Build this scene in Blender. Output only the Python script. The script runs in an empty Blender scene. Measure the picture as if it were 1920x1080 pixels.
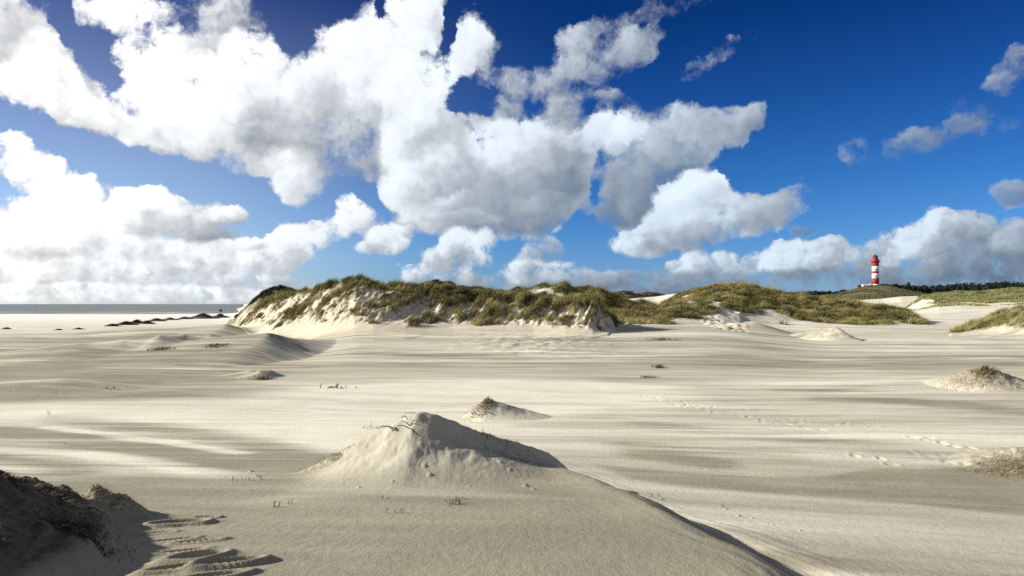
import bpy, bmesh, math, random
import numpy as np
from mathutils import Vector, Matrix, noise as mnoise

SC = bpy.context.scene
COL = SC.collection
R = math.radians
random.seed(7)
RNG = np.random.default_rng(11)

# ---------------------------------------------------------------- camera
F = 1280.0                       # focal length in photo pixels (1920 wide)
EYE = 8.5                        # eye height above the sea
PITCH = math.atan(30.0 / F)      # horizon 30 px under the picture centre
SUN_AZ = R(-86.0)                # clockwise from +Y (view direction)
SUN_EL = R(23.0)

cam_d = bpy.data.cameras.new("camera")
cam = bpy.data.objects.new("camera", cam_d)
COL.objects.link(cam)
cam_d.sensor_width = 36.0
cam_d.lens = 36.0 * F / 1920.0
cam_d.clip_start = 0.1
cam_d.clip_end = 200000.0
cam.location = (0, 0, EYE)
cam.rotation_euler = (math.pi / 2 + PITCH, 0, 0)
SC.camera = cam

def ray(px, py):
    """world direction (unit forward distance) through photo pixel"""
    x = (px - 960.0) / F
    z = (540.0 - py) / F
    c, s = math.cos(PITCH), math.sin(PITCH)
    return Vector((x, c - z * s, s + z * c))

def at(px, py, d):
    """point seen at pixel px,py whose forward distance (Y) is d"""
    r = ray(px, py)
    k = d / r.y
    return Vector((r.x * k, d, EYE + r.z * k))

def azel(px, py):
    r = ray(px, py).normalized()
    return math.degrees(math.atan2(r.x, r.y)), math.degrees(math.asin(r.z))

# ---------------------------------------------------------------- render settings
SC.view_settings.view_transform = 'Standard'
SC.view_settings.look = 'None'
SC.view_settings.exposure = 0.7
SC.view_settings.gamma = 1.0
SC.view_settings.use_curve_mapping = False
SC.render.engine = 'CYCLES'
SC.cycles.use_adaptive_sampling = True
SC.cycles.adaptive_threshold = 0.007
SC.cycles.adaptive_min_samples = 16
SC.cycles.use_denoising = False
SC.cycles.max_bounces = 4
SC.cycles.diffuse_bounces = 2
SC.cycles.glossy_bounces = 2
SC.cycles.transmission_bounces = 2

# ---------------------------------------------------------------- node helper
class NT:
    def __init__(self, tree):
        self.t = tree
        self.n = tree.nodes
        self.l = tree.links
    def new(self, typ, **kw):
        nd = self.n.new(typ)
        for k, v in kw.items():
            setattr(nd, k, v)
        return nd
    def put(self, sock, v):
        if v is None:
            return
        if isinstance(v, bpy.types.NodeSocket):
            self.l.new(v, sock)
        else:
            sock.default_value = v
    def m(self, op, a, b=None, c=None, clamp=False):
        nd = self.new('ShaderNodeMath', operation=op, use_clamp=clamp)
        for s, v in zip(nd.inputs, (a, b, c)):
            self.put(s, v)
        return nd.outputs[0]
    def v(self, op, a, b=None, c=None, scale=None):
        nd = self.new('ShaderNodeVectorMath', operation=op)
        for s, v in zip(nd.inputs, (a, b, c)):
            self.put(s, v)
        if scale is not None:
            self.put(nd.inputs['Scale'], scale)
        return nd.outputs['Value'] if op in ('DOT_PRODUCT', 'LENGTH', 'DISTANCE') else nd.outputs['Vector']
    def mr(self, v, a, b, c, d, kind='LINEAR', clamp=True):
        nd = self.new('ShaderNodeMapRange', interpolation_type=kind)
        if kind == 'LINEAR':
            nd.clamp = clamp
        for s, x in zip(nd.inputs, (v, a, b, c, d)):
            self.put(s, x)
        return nd.outputs[0]
    def mix(self, f, a, b, blend='MIX'):
        nd = self.new('ShaderNodeMix', data_type='RGBA', blend_type=blend)
        self.put(nd.inputs['Factor'], f)
        self.put(nd.inputs[6], a)
        self.put(nd.inputs[7], b)
        return nd.outputs[2]
    def mixf(self, f, a, b):
        nd = self.new('ShaderNodeMix', data_type='FLOAT')
        self.put(nd.inputs[0], f)
        self.put(nd.inputs[2], a)
        self.put(nd.inputs[3], b)
        return nd.outputs[0]
    def noise(self, vec, scale, detail=6, rough=0.55, dist=0.0, lac=2.0, typ='FBM'):
        nd = self.new('ShaderNodeTexNoise', noise_type=typ)
        self.put(nd.inputs['Vector'], vec)
        nd.inputs['Scale'].default_value = scale
        nd.inputs['Detail'].default_value = detail
        nd.inputs['Roughness'].default_value = rough
        nd.inputs['Lacunarity'].default_value = lac
        nd.inputs['Distortion'].default_value = dist
        return nd
    def voronoi(self, vec, scale, detail=2, rough=0.5, smooth=0.5):
        nd = self.new('ShaderNodeTexVoronoi', feature='SMOOTH_F1', normalize=True)
        self.put(nd.inputs['Vector'], vec)
        nd.inputs['Scale'].default_value = scale
        nd.inputs['Detail'].default_value = detail
        nd.inputs['Roughness'].default_value = rough
        nd.inputs['Smoothness'].default_value = smooth
        return nd.outputs['Distance']
    def comb(self, x, y, z):
        nd = self.new('ShaderNodeCombineXYZ')
        for s, v in zip(nd.inputs, (x, y, z)):
            self.put(s, v)
        return nd.outputs[0]
    def sep(self, v):
        nd = self.new('ShaderNodeSeparateXYZ')
        self.put(nd.inputs[0], v)
        return nd.outputs
    def rgb(self, r, g, b):
        nd = self.new('ShaderNodeRGB')
        nd.outputs[0].default_value = (r, g, b, 1)
        return nd.outputs[0]
# ---------------------------------------------------------------- sun lamp
SUN_VEC = Vector((math.sin(SUN_AZ) * math.cos(SUN_EL), math.cos(SUN_AZ) * math.cos(SUN_EL), math.sin(SUN_EL)))
sun_d = bpy.data.lights.new("sun", 'SUN')
sun_d.energy = 5.0
sun_d.angle = R(0.5)
sun_d.color = (1.0, 0.955, 0.85)
sun = bpy.data.objects.new("sun", sun_d)
COL.objects.link(sun)
sun.rotation_euler = SUN_VEC.to_track_quat('Z', 'Y').to_euler()
sun.location = (0, 0, 60)

# ---------------------------------------------------------------- clouds: where they stand in the sky
# (x, y, rx, ry, turn in degrees, weight, brightness) read off the photograph and turned into azimuth / elevation
CLOUDS = [
 # top left corner
 (20, 60, 110, 130, 0, 1.0, .80), (90, 140, 90, 60, 20, .8, .95),
 (190, 30, 70, 70, 0, 1.0, .90), (270, 60, 90, 80, 30, 1.0, 1.0), (330, 150, 110, 75, 35, 1.0, 1.05),
 (120, 180, 120, 50, 25, 1.0, 1.05), (210, 225, 110, 38, 25, .9, 1.0), (60, 170, 90, 40, 20, .7, 1.0),
 (390, 40, 80, 80, 20, .42, .75), (440, 20, 60, 40, 0, .35, .7), (400, 100, 60, 40, 20, .4, .75),
 # central mass
 (300, 200, 120, 70, 20, 0.80, 1.05), (400, 190, 120, 90, 0, 0.96, 1.1), (380, 130, 50, 45, 0, 0.56, 1.1),
 (490, 115, 75, 65, 0, 0.96, 1.1), (540, 190, 130, 100, 0, 0.96, .86), (440, 265, 130, 50, 12, 0.80, .84),
 (570, 260, 140, 70, 10, 0.96, .58), (550, 330, 70, 55, 15, 0.88, .92), (640, 240, 110, 110, 0, 0.96, .60),
 (610, 110, 55, 85, 10, 0.88, 1.05), (665, 90, 55, 65, 0, 0.80, 1.0), (700, 160, 80, 90, 0, 0.88, .95),
 (750, 90, 70, 110, -15, 0.96, 1.05), (800, 30, 45, 50, 0, 0.80, 1.0), (760, 200, 75, 90, 0, 0.96, 1.0),
 (690, 260, 80, 70, 0, 0.80, .60),
 (890, 65, 60, 62, 0, 0.80, .98), (850, 130, 40, 60, 25, 0.64, 1.0), (810, 170, 40, 50, 25, 0.64, 1.08),
 (930, 150, 70, 80, 20, 0.37, .60), (980, 195, 90, 55, 10, 0.35, .52),
 # lower middle mass
 (790, 290, 80, 80, 0, 0.96, .95), (860, 270, 110, 80, 0, 0.96, .66), (800, 360, 80, 65, 0, 0.96, .98),
 (900, 350, 150, 100, 0, 1.04, .62), (960, 285, 90, 65, 0, 0.88, .92), (860, 400, 110, 38, 0, 0.80, .85),
 (1000, 350, 130, 85, -10, 1.04, .52), (1050, 275, 70, 50, 0, 0.80, .80), (1055, 215, 40, 36, 0, 0.60, .55),
 (1120, 265, 40, 50, 25, 0.80, .95), (940, 400, 130, 42, 0, 0.80, .50), (1020, 395, 70, 40, -15, 0.56, .55),
 # grey wing to the right
 (1190, 255, 48, 40, -35, 0.96, 1.10), (1160, 290, 35, 32, 0, 0.80, 1.0), (1200, 320, 120, 70, -15, 1.04, .50),
 (1140, 390, 90, 45, 0, 0.96, .42), (1230, 360, 90, 60, -30, 0.88, .42), (1285, 265, 75, 60, 0, 0.88, .66),
 (1360, 245, 80, 34, -20, 0.80, .66), (1415, 222, 40, 22, -20, 0.64, .62),
 # separate cumulus on the right
 (1300, 375, 65, 50, 0, 1.4, 1.25), (1348, 350, 28, 26, 0, 1.1, 1.2), (1260, 425, 80, 40, -25, 1.3, .92),
 (1350, 410, 110, 48, 0, 1.3, .85), (1200, 458, 60, 26, 0, 1.1, .90), (1430, 400, 80, 36, -8, 1.1, .66),
 (1290, 445, 110, 26, -8, 1.0, .68), (1490, 357, 40, 18, -10, .5, .6),
 # low right clouds
 (1490, 490, 85, 36, -5, 1.3, .92), (1555, 475, 45, 28, 0, 1.1, .88), (1310, 496, 55, 26, -12, 1.1, .84),
 (1390, 492, 40, 22, -15, .9, .76), (1345, 488, 30, 20, 0, .8, .8),
 (1690, 465, 75, 42, -20, 1.2, .72), (1755, 430, 60, 32, 0, 1.3, .90), (1720, 470, 60, 40, 0, 1.0, .92), (1840, 470, 130, 52, -5, 1.2, .44),
 (1830, 430, 70, 28, 0, .9, .62), (1910, 455, 60, 40, -15, 1.0, .60), (1640, 480, 45, 32, 0, .8, .62),
 (1480, 536, 760, 34, 0, 1.0, .33), (1850, 515, 260, 44, 0, .9, .33), (1080, 540, 330, 26, 0, .6, .42),
 # high thin ones
 (1130, 95, 105, 58, -5, 0.72, .66), (1090, 70, 55, 40, 0, 0.48, .6), (1190, 80, 60, 40, 0, 0.41, .6),
 (1310, 115, 70, 26, -38, 0.63, .58), (1370, 80, 60, 28, -25, 0.55, .52), (1220, 20, 150, 26, -10, 0.41, .45),
 (1060, 160, 110, 26, 15, 0.28, .45), (1170, 205, 90, 24, 10, 0.33, .40),
 (1612, 280, 34, 38, 20, 0.80, .48), (1530, 330, 50, 20, 0, 0.39, .36), (1740, 265, 100, 28, -18, 0.63, .32), (1835, 210, 80, 36, -38, 0.76, .36),
 (1890, 140, 60, 36, -50, 0.76, .50), (1925, 100, 40, 30, 0, 0.69, .5), (1905, 366, 45, 26, 0, 0.76, .38), (1510, 432, 26, 11, 0, 0.69, .22),
 (1870, 240, 90, 14, 0, 0.39, .32),
 # low left bank
 (20, 295, 75, 42, 15, 1.1, 1.05), (90, 325, 70, 32, 25, 1.0, 1.0), (150, 355, 50, 28, 25, .8, 1.0), (110, 400, 100, 60, 0, 1.3, 1.12),
 (50, 440, 120, 60, 0, 1.4, 1.12), (150, 450, 80, 60, 0, 1.2, 1.0), (275, 385, 70, 42, 0, 1.3, 1.12), (230, 420, 70, 50, 0, 1.2, 1.08),
 (330, 440, 110, 45, 0, 1.3, .66), (405, 425, 55, 48, 0, 1.2, .56), (375, 398, 70, 20, 0, .9, .95), (360, 375, 55, 16, 0, .5, .9), (215, 350, 30, 10, 15, .5, .9),
 (440, 395, 22, 20, 0, .8, 1.05), (120, 495, 190, 34, 0, 1.2, .72), (330, 485, 190, 40, 0, 1.1, .80), (60, 500, 130, 26, 0, 1.0, .66),
 (470, 485, 90, 34, 0, 1.0, .86), (560, 450, 62, 38, -10, 1.3, .98), (520, 475, 60, 28, 0, 1.0, .9), (625, 430, 50, 28, -15, 1.1, .90),
 (665, 395, 36, 36, 0, 1.2, 1.05), (690, 415, 30, 26, 0, .7, .8), (200, 520, 330, 36, 0, .95, .84), (60, 545, 420, 40, 0, .8, .78),
 (480, 535, 180, 22, 0, .5, .72), (220, 562, 480, 30, 0, 1.1, .84),
 # small ones over the ridge
 (735, 445, 42, 32, 0, 1.1, .92), (700, 465, 50, 14, 0, .6, .82), (768, 430, 18, 12, 0, .6, .8), (865, 460, 40, 36, 0, 1.1, .92), (905, 462, 26, 36, 0, .9, .85),
 (840, 480, 55, 24, 0, .8, .72), (1045, 450, 16, 34, 10, .9, .74), (1020, 470, 50, 26, -15, .8, .56), (990, 510, 52, 28, 0, 1.0, .78),
 (1062, 510, 50, 24, 0, .9, .72), (780, 508, 40, 22, 0, .8, .74), (872, 522, 26, 20, 0, .7, .76), (850, 510, 80, 26, 0, .35, .6), (1150, 520, 60, 18, 0, .6, .5),
 # lit heads in front
 (868, 105, 30, 44, 25, .6, 1.0), (842, 150, 26, 40, 28, .6, 1.05), (905, 48, 34, 34, 0, .4, 1.0),
 (760, 350, 52, 36, 0, .5, 1.08), (830, 318, 44, 44, 10, .4, 1.05), (865, 408, 90, 15, 0, .2, 1.0), (955, 298, 46, 36, 0, .4, 1.08), (985, 330, 40, 30, 0, .2, .95),
 (1080, 268, 40, 26, -10, .3, 1.02), (1128, 262, 26, 34, 25, .5, 1.08), (745, 215, 36, 70, -8, .4, 1.15), (790, 215, 30, 55, 25, .4, 1.12), (770, 120, 40, 60, 0, .4, 1.1),
 (885, 60, 44, 40, 0, .3, 1.08), (470, 110, 44, 40, 0, .4, 1.18), (605, 90, 36, 46, 0, .3, 1.15), (650, 70, 30, 40, 0, .3, 1.08), (535, 185, 60, 40, 0, .3, 1.05), (390, 190, 80, 50, 0, .3, 1.2),
 (500, 250, 60, 22, 10, .2, 1.02), (540, 340, 44, 30, 10, .3, 1.0), (1190, 250, 32, 26, -35, .5, 1.2), (1165, 285, 28, 22, -20, .4, 1.1), (1270, 385, 46, 36, 0, .4, 1.25), (1318, 362, 40, 30, 0, .4, 1.25),
 (350, 410, 70, 14, 0, .2, .96), (420, 405, 30, 14, 0, .3, 1.0), (250, 395, 60, 30, 0, .3, 1.18),
 (1470, 478, 50, 22, 0, .3, 1.0), (1750, 425, 44, 18, 0, .4, 1.04), (1700, 455, 30, 24, -20, .3, .98), (1800, 480, 60, 12, -12, .2, .85),
 # gaps of blue
 (212, 105, 56, 44, 40, -1.3, .5), (118, 40, 26, 62, -10, -1.2, .5), (562, 85, 36, 52, 0, -.9, .5), (706, 30, 14, 30, 0, -.6, .5), (852, 180, 22, 34, 15, -.9, .5), (878, 212, 30, 20, 0, -.8, .5), (905, 190, 26, 30, 0, -.6, .5),
 (690, 330, 60, 60, 0, -.55, .5), (400, 340, 160, 36, 12, -.5, .5), (1122, 335, 18, 44, 20, -1.0, .5), (1098, 385, 24, 46, 25, -1.3, .5), (1072, 430, 40, 34, 25, -1.2, .5), (1128, 292, 12, 20, 0, -.7, .5), (838, 60, 18, 50, 10, -1.0, .5),
 (1010, 270, 30, 30, 0, -.25, .5), (30, 380, 30, 34, 0, -.5, .5), (220, 480, 30, 16, 0, -.45, .5), (700, 520, 120, 24, 0, -.2, .5),
]

def with_heads(rows):
    """small cauliflower heads budding from the upper, sunward rim of the big bright clouds"""
    rnd = random.Random(5)
    extra = []
    for (cx, cy, rx, ry, rot, wt, br) in rows:
        if wt < 1.0 or br < .82 or rx < 45:
            continue
        for _ in range(2):
            a = R(rnd.uniform(70, 215))
            k = rnd.uniform(.24, .38)
            extra.append((cx + math.cos(a) * rx * .82, cy - math.sin(a) * ry * .82, rx * k * 1.1, ry * k * 1.25, rot, .55, br + rnd.uniform(0, .14)))
    return extra

def puff_group(rows):
    """a node group that lays one batch of clouds over the sky: p carries azimuth, elevation and the running cover"""
    g = bpy.data.node_groups.new('cloud_batch', 'ShaderNodeTree')
    for n_, k_ in (('p', 'NodeSocketVector'), ('S', 'NodeSocketFloat')):
        g.interface.new_socket(n_, in_out='INPUT', socket_type=k_)
        g.interface.new_socket(n_, in_out='OUTPUT', socket_type=k_)
    T = NT(g)
    gi = T.new('NodeGroupInput'); go = T.new('NodeGroupOutput')
    p, S = gi.outputs[0], gi.outputs[1]
    for (cx, cy, rx, ry, rot, wt, br) in rows:
        a0, e0 = azel(cx, cy)
        a1_, _ = azel(cx + 8, cy)
        _, e1_ = azel(cx, cy - 8)
        sx = (a1_ - a0) / 8.0
        sy = (e1_ - e0) / 8.0
        mp = T.new('ShaderNodeMapping', vector_type='TEXTURE')
        T.l.new(p, mp.inputs['Vector'])
        mp.inputs['Location'].default_value = (a0, e0, 0)
        mp.inputs['Rotation'].default_value = (0, 0, -R(rot))
        k = 1.32
        mp.inputs['Scale'].default_value = (rx * sx * k, ry * sy * k, 1e9)
        q = T.v('DOT_PRODUCT', mp.outputs[0], mp.outputs[0])
        kw = T.mr(q, 1.0, 0.0, 0.0, wt, 'SMOOTHSTEP')
        # upper side of every cloud a little brighter than its base, its sunward side too
        p = T.v('MULTIPLY_ADD', kw, (0, 0, 1), p)           # z of p carries the running sum
        if wt > 0:
            # nearer puffs are laid over farther ones, each brighter on its upper, sunward side
            tilt = T.v('DOT_PRODUCT', mp.outputs[0], (-0.17 * math.cos(R(rot)), 0.26, 0))
            cov = T.mr(q, 0.70, 0.28, 0.0, min(1.0, wt), 'SMOOTHSTEP')
            S = T.mixf(cov, S, T.m('ADD', tilt, br))
    T.l.new(p, go.inputs[0]); T.l.new(S, go.inputs[1])
    return g

def build_world():
    w = bpy.data.worlds.new("World")
    SC.world = w
    w.use_nodes = True
    w.node_tree.nodes.clear()
    T = NT(w.node_tree)
    out = T.new('ShaderNodeOutputWorld')
    bg = T.new('ShaderNodeBackground')
    bg.inputs['Strength'].default_value = 0.062
    T.l.new(bg.outputs[0], out.inputs[0])

    sky = T.new('ShaderNodeTexSky', sky_type='NISHITA')
    sky.sun_disc = False
    sky.sun_elevation = SUN_EL
    sky.sun_rotation = SUN_AZ
    sky.altitude = 0
    sky.air_density = 1.0
    sky.dust_density = 0.3
    sky.ozone_density = 6.0

    tc = T.new('ShaderNodeTexCoord')
    d = T.v('NORMALIZE', tc.outputs['Generated'])
    x, y, z = T.sep(d)
    az = T.m('DEGREES', T.m('ARCTAN2', x, y))
    el = T.m('DEGREES', T.m('ARCSINE', z))
    low = T.mr(el, 1.0, 13.0, 1.0, 0.0, 'SMOOTHSTEP')       # 1 near the horizon

    # ragged outlines: the clouds are pushed about by two turbulent fields, smaller ones low down
    w1 = T.noise(d, 7.0, 2, 0.5).outputs['Color']
    w2 = T.noise(d, 26.0, 7, 0.66).outputs['Color']
    a1 = T.mixf(low, 3.6, 0.9)
    a2 = T.mixf(low, 2.6, 1.1)
    off = T.v('ADD', T.v('SCALE', T.v('SUBTRACT', w1, (.5, .5, .5)), scale=a1),
              T.v('SCALE', T.v('SUBTRACT', w2, (.5, .5, .5)), scale=a2))
    p = T.v('ADD', T.comb(az, el, 0.0), off)
    p = T.v('MULTIPLY', p, (1, 1, 0))

    S = 0.6
    rows = CLOUDS + with_heads(CLOUDS)
    for i in range(0, len(rows), 24):
        gn = T.new('ShaderNodeGroup')
        gn.node_tree = puff_group(rows[i:i + 24])
        T.put(gn.inputs[0], p); T.put(gn.inputs[1], S)
        p, S = gn.outputs[0], gn.outputs[1]
    D = T.sep(p)[2]
    S = T.m('MINIMUM', T.m('MAXIMUM', S, 0.12), 1.3)

    sv = tuple(SUN_VEC)
    sunc = T.v('DOT_PRODUCT', d, sv)
    glow = T.mr(sunc, -0.05, 0.62, 0.0, 1.0)
    wv = T.v('ADD', d, T.v('SCALE', T.v('SUBTRACT', w2, (.5, .5, .5)), scale=0.035))
    def field(vec, det):
        return T.mixf(low, T.noise(vec, 9.0, det, 0.66).outputs[0], T.noise(vec, 26.0, det - 1, 0.64).outputs[0])
    def heads(vec, s, det):
        nd = T.new('ShaderNodeTexVoronoi', feature='F1', normalize=True, voronoi_dimensions='2D')
        T.put(nd.inputs['Vector'], vec)
        nd.inputs['Scale'].default_value = s
        nd.inputs['Detail'].default_value = det
        nd.inputs['Roughness'].default_value = 0.55
        nd.inputs['Lacunarity'].default_value = 2.3
        return nd.outputs['Distance']
    pa = T.v('MULTIPLY', T.v('ADD', T.comb(az, el, 0.0), T.v('SCALE', T.v('SUBTRACT', w2, (.5, .5, .5)), scale=T.mixf(low, 2.6, 1.0))), (1, 1, 0))
    def puffs(vec, pv, det):
        v = T.mixf(low, heads(pv, 0.30, 2.0), heads(pv, 0.62, 1.5))
        return T.m('ADD', T.m('MULTIPLY', T.m('SUBTRACT', 0.36, v), 0.62),
                   T.m('MULTIPLY', T.m('SUBTRACT', field(vec, det), 0.5), 1.7))
    n0 = puffs(wv, pa, 7)
    n1 = puffs(T.v('ADD', wv, T.v('SCALE', sv, scale=0.020)), T.v('ADD', pa, (-0.62, 0.75, 0)), 4)
    relief = T.m('SUBTRACT', n0, n1)

    D = T.m('MULTIPLY', T.m('DIVIDE', D, T.m('ADD', T.m('ABSOLUTE', D), 0.9)), 1.62)
    amp = T.mr(D, 0.0, 0.6, 0.60, 1.95)
    dens = T.m('MULTIPLY_ADD', n0, amp, D)
    soft = T.mr(S, 0.35, 1.0, 1.35, .88)
    alpha = T.mr(dens, 0.42, soft, 0.0, 1.0, 'SMOOTHSTEP')
    alpha = T.m('MULTIPLY', alpha, T.mr(D, 0.10, 0.34, 0.0, 1.0))
    # no cloud under the horizon
    alpha = T.m('MULTIPLY', alpha, T.mr(el, -0.3, 0.3, 0.0, 1.0))

    # edges towards the sun bright, thick hearts and bases greyer
    rs = T.mr(S, 0.2, 0.9, 0.25, 0.62)
    lit = T.m('MULTIPLY_ADD', relief, rs, S)
    thick = T.mr(dens, 0.5, 1.7, 0.10, -0.12)
    lit = T.m('ADD', lit, thick)
    lit = T.m('MINIMUM', T.m('MAXIMUM', lit, 0.10), 1.35)
    ramp = T.new('ShaderNodeValToRGB')
    T.l.new(T.m('MULTIPLY', lit, 0.75), ramp.inputs[0])
    cr = ramp.color_ramp
    cr.interpolation = 'LINEAR'
    cr.elements[0].position = 0.08
    cr.elements[0].color = (0.13, 0.18, 0.25, 1)
    cr.elements[1].position = 0.95
    cr.elements[1].color = (1.08, 1.07, 1.04, 1)
    for pos, c in ((0.28, (0.27, 0.31, 0.36, 1)), (0.42, (0.45, 0.47, 0.49, 1)), (0.56, (0.65, 0.66, 0.67, 1)), (0.70, (0.89, 0.90, 0.90, 1))):
        e = cr.elements.new(pos)
        e.color = c
    tint = T.mix(glow, (0.80, 0.92, 1.06, 1), (1.0, 1.0, 1.0, 1))
    cloud = T.mix(1.0, ramp.outputs[0], tint, 'MULTIPLY')
    cloud = T.v('SCALE', cloud, scale=T.m('MULTIPLY_ADD', glow, 2.0, 9.4))

    # clear sky: the physical sky, deepened towards the zenith, whiter low down on the sun's side
    tr = T.new('ShaderNodeValToRGB')
    T.l.new(T.m('DIVIDE', el, 25.0, clamp=True), tr.inputs[0])
    tr.color_ramp.elements[0].position = 0.0
    tr.color_ramp.elements[0].color = (.70, .93, 1.50, 1)
    tr.color_ramp.elements[1].position = 1.0
    tr.color_ramp.elements[1].color = (.025, .22, .55, 1)
    for pos, c in ((.16, (.52, .84, 1.30, 1)), (.38, (.26, .64, 1.08, 1)), (.63, (.12, .42, .84, 1)), (.88, (.035, .25, .60, 1))):
        e = tr.color_ramp.elements.new(pos)
        e.color = c
    skyc = T.mix(1.0, sky.outputs[0], tr.outputs[0], 'MULTIPLY')
    side = T.m('MULTIPLY', T.mr(sunc, 0.10, 0.62, 0.0, 1.0, 'SMOOTHSTEP'), T.mr(el, 4.0, 24.0, 1.0, 0.05))
    skyc = T.v('ADD', skyc, T.v('SCALE', (3.3, 2.9, .9), scale=side))
    col = T.mix(alpha, skyc, cloud)
    # grey cloud added in unseen sky around the view, to neutralise the blue shade
    oth = T.noise(T.v('MULTIPLY', d, (1, 1, 1.8)), 3.2, 6, .6).outputs[0]
    oth = T.m('MULTIPLY', T.mr(oth, .44, .60, 0.0, .92, 'SMOOTHSTEP'), T.m('MULTIPLY', T.mr(T.m('ABSOLUTE', az), 47.0, 62.0, 0.0, 1.0), T.mr(el, -.3, .5, 0.0, 1.0)))
    top = T.m('MULTIPLY', T.mr(el, 32.0, 48.0, 0.0, .55), T.mr(T.noise(d, 3.0, 5, .6).outputs[0], .42, .58, 0.0, 1.0))
    col = T.mix(T.m('MAXIMUM', oth, top), col, (5.0, 4.9, 4.7, 1))
    T.l.new(col, bg.inputs['Color'])
    w.cycles.sampling_method = 'MANUAL'
    w.cycles.sample_map_resolution = 512
build_world()
# ---------------------------------------------------------------- numpy noise
def _hash(ix, iy, seed):
    h = (ix.astype(np.int64) * 374761393 + iy.astype(np.int64) * 668265263 + seed * 1442695041) & 0xFFFFFFFF
    h = ((h ^ (h >> 13)) * 1274126177) & 0xFFFFFFFF
    return h ^ (h >> 16)

_GA = np.arange(64) * (2 * math.pi / 64)
_GX, _GY = np.cos(_GA), np.sin(_GA)

def perlin(x, y, seed=0):
    x = np.asarray(x, float); y = np.asarray(y, float)
    ix = np.floor(x); iy = np.floor(y)
    fx = x - ix; fy = y - iy
    u = fx * fx * fx * (fx * (fx * 6 - 15) + 10)
    v = fy * fy * fy * (fy * (fy * 6 - 15) + 10)
    def g(dx, dy):
        k = _hash(ix + dx, iy + dy, seed) & 63
        return _GX[k] * (fx - dx) + _GY[k] * (fy - dy)
    a = g(0, 0); b = g(1, 0); c = g(0, 1); d = g(1, 1)
    return 1.5 * ((a + u * (b - a)) * (1 - v) + (c + u * (d - c)) * v)

def fbm(x, y, octv=4, seed=0, gain=0.5, lac=2.03):
    s = 0.0; a = 1.0; t = 0.0
    for i in range(octv):
        s = s + a * perlin(x, y, seed + i * 17)
        t += a; a *= gain
        x = x * lac + 3.1; y = y * lac - 1.7
    return s / t

def sst(a, b, x):
    t = np.clip((x - a) / (b - a), 0, 1)
    return t * t * (3 - 2 * t)

def smax(a, b, k):
    return 0.5 * (a + b + np.sqrt((a - b) ** 2 + k * k))

def smin(a, b, k):
    return 0.5 * (a + b - np.sqrt((a - b) ** 2 + k * k))

def H(py, d):
    """height of something seen at photo row py at forward distance d"""
    return EYE + (570.0 - py) / F * d

def col(px, d):
    return (px - 960.0) / F * d

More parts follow.
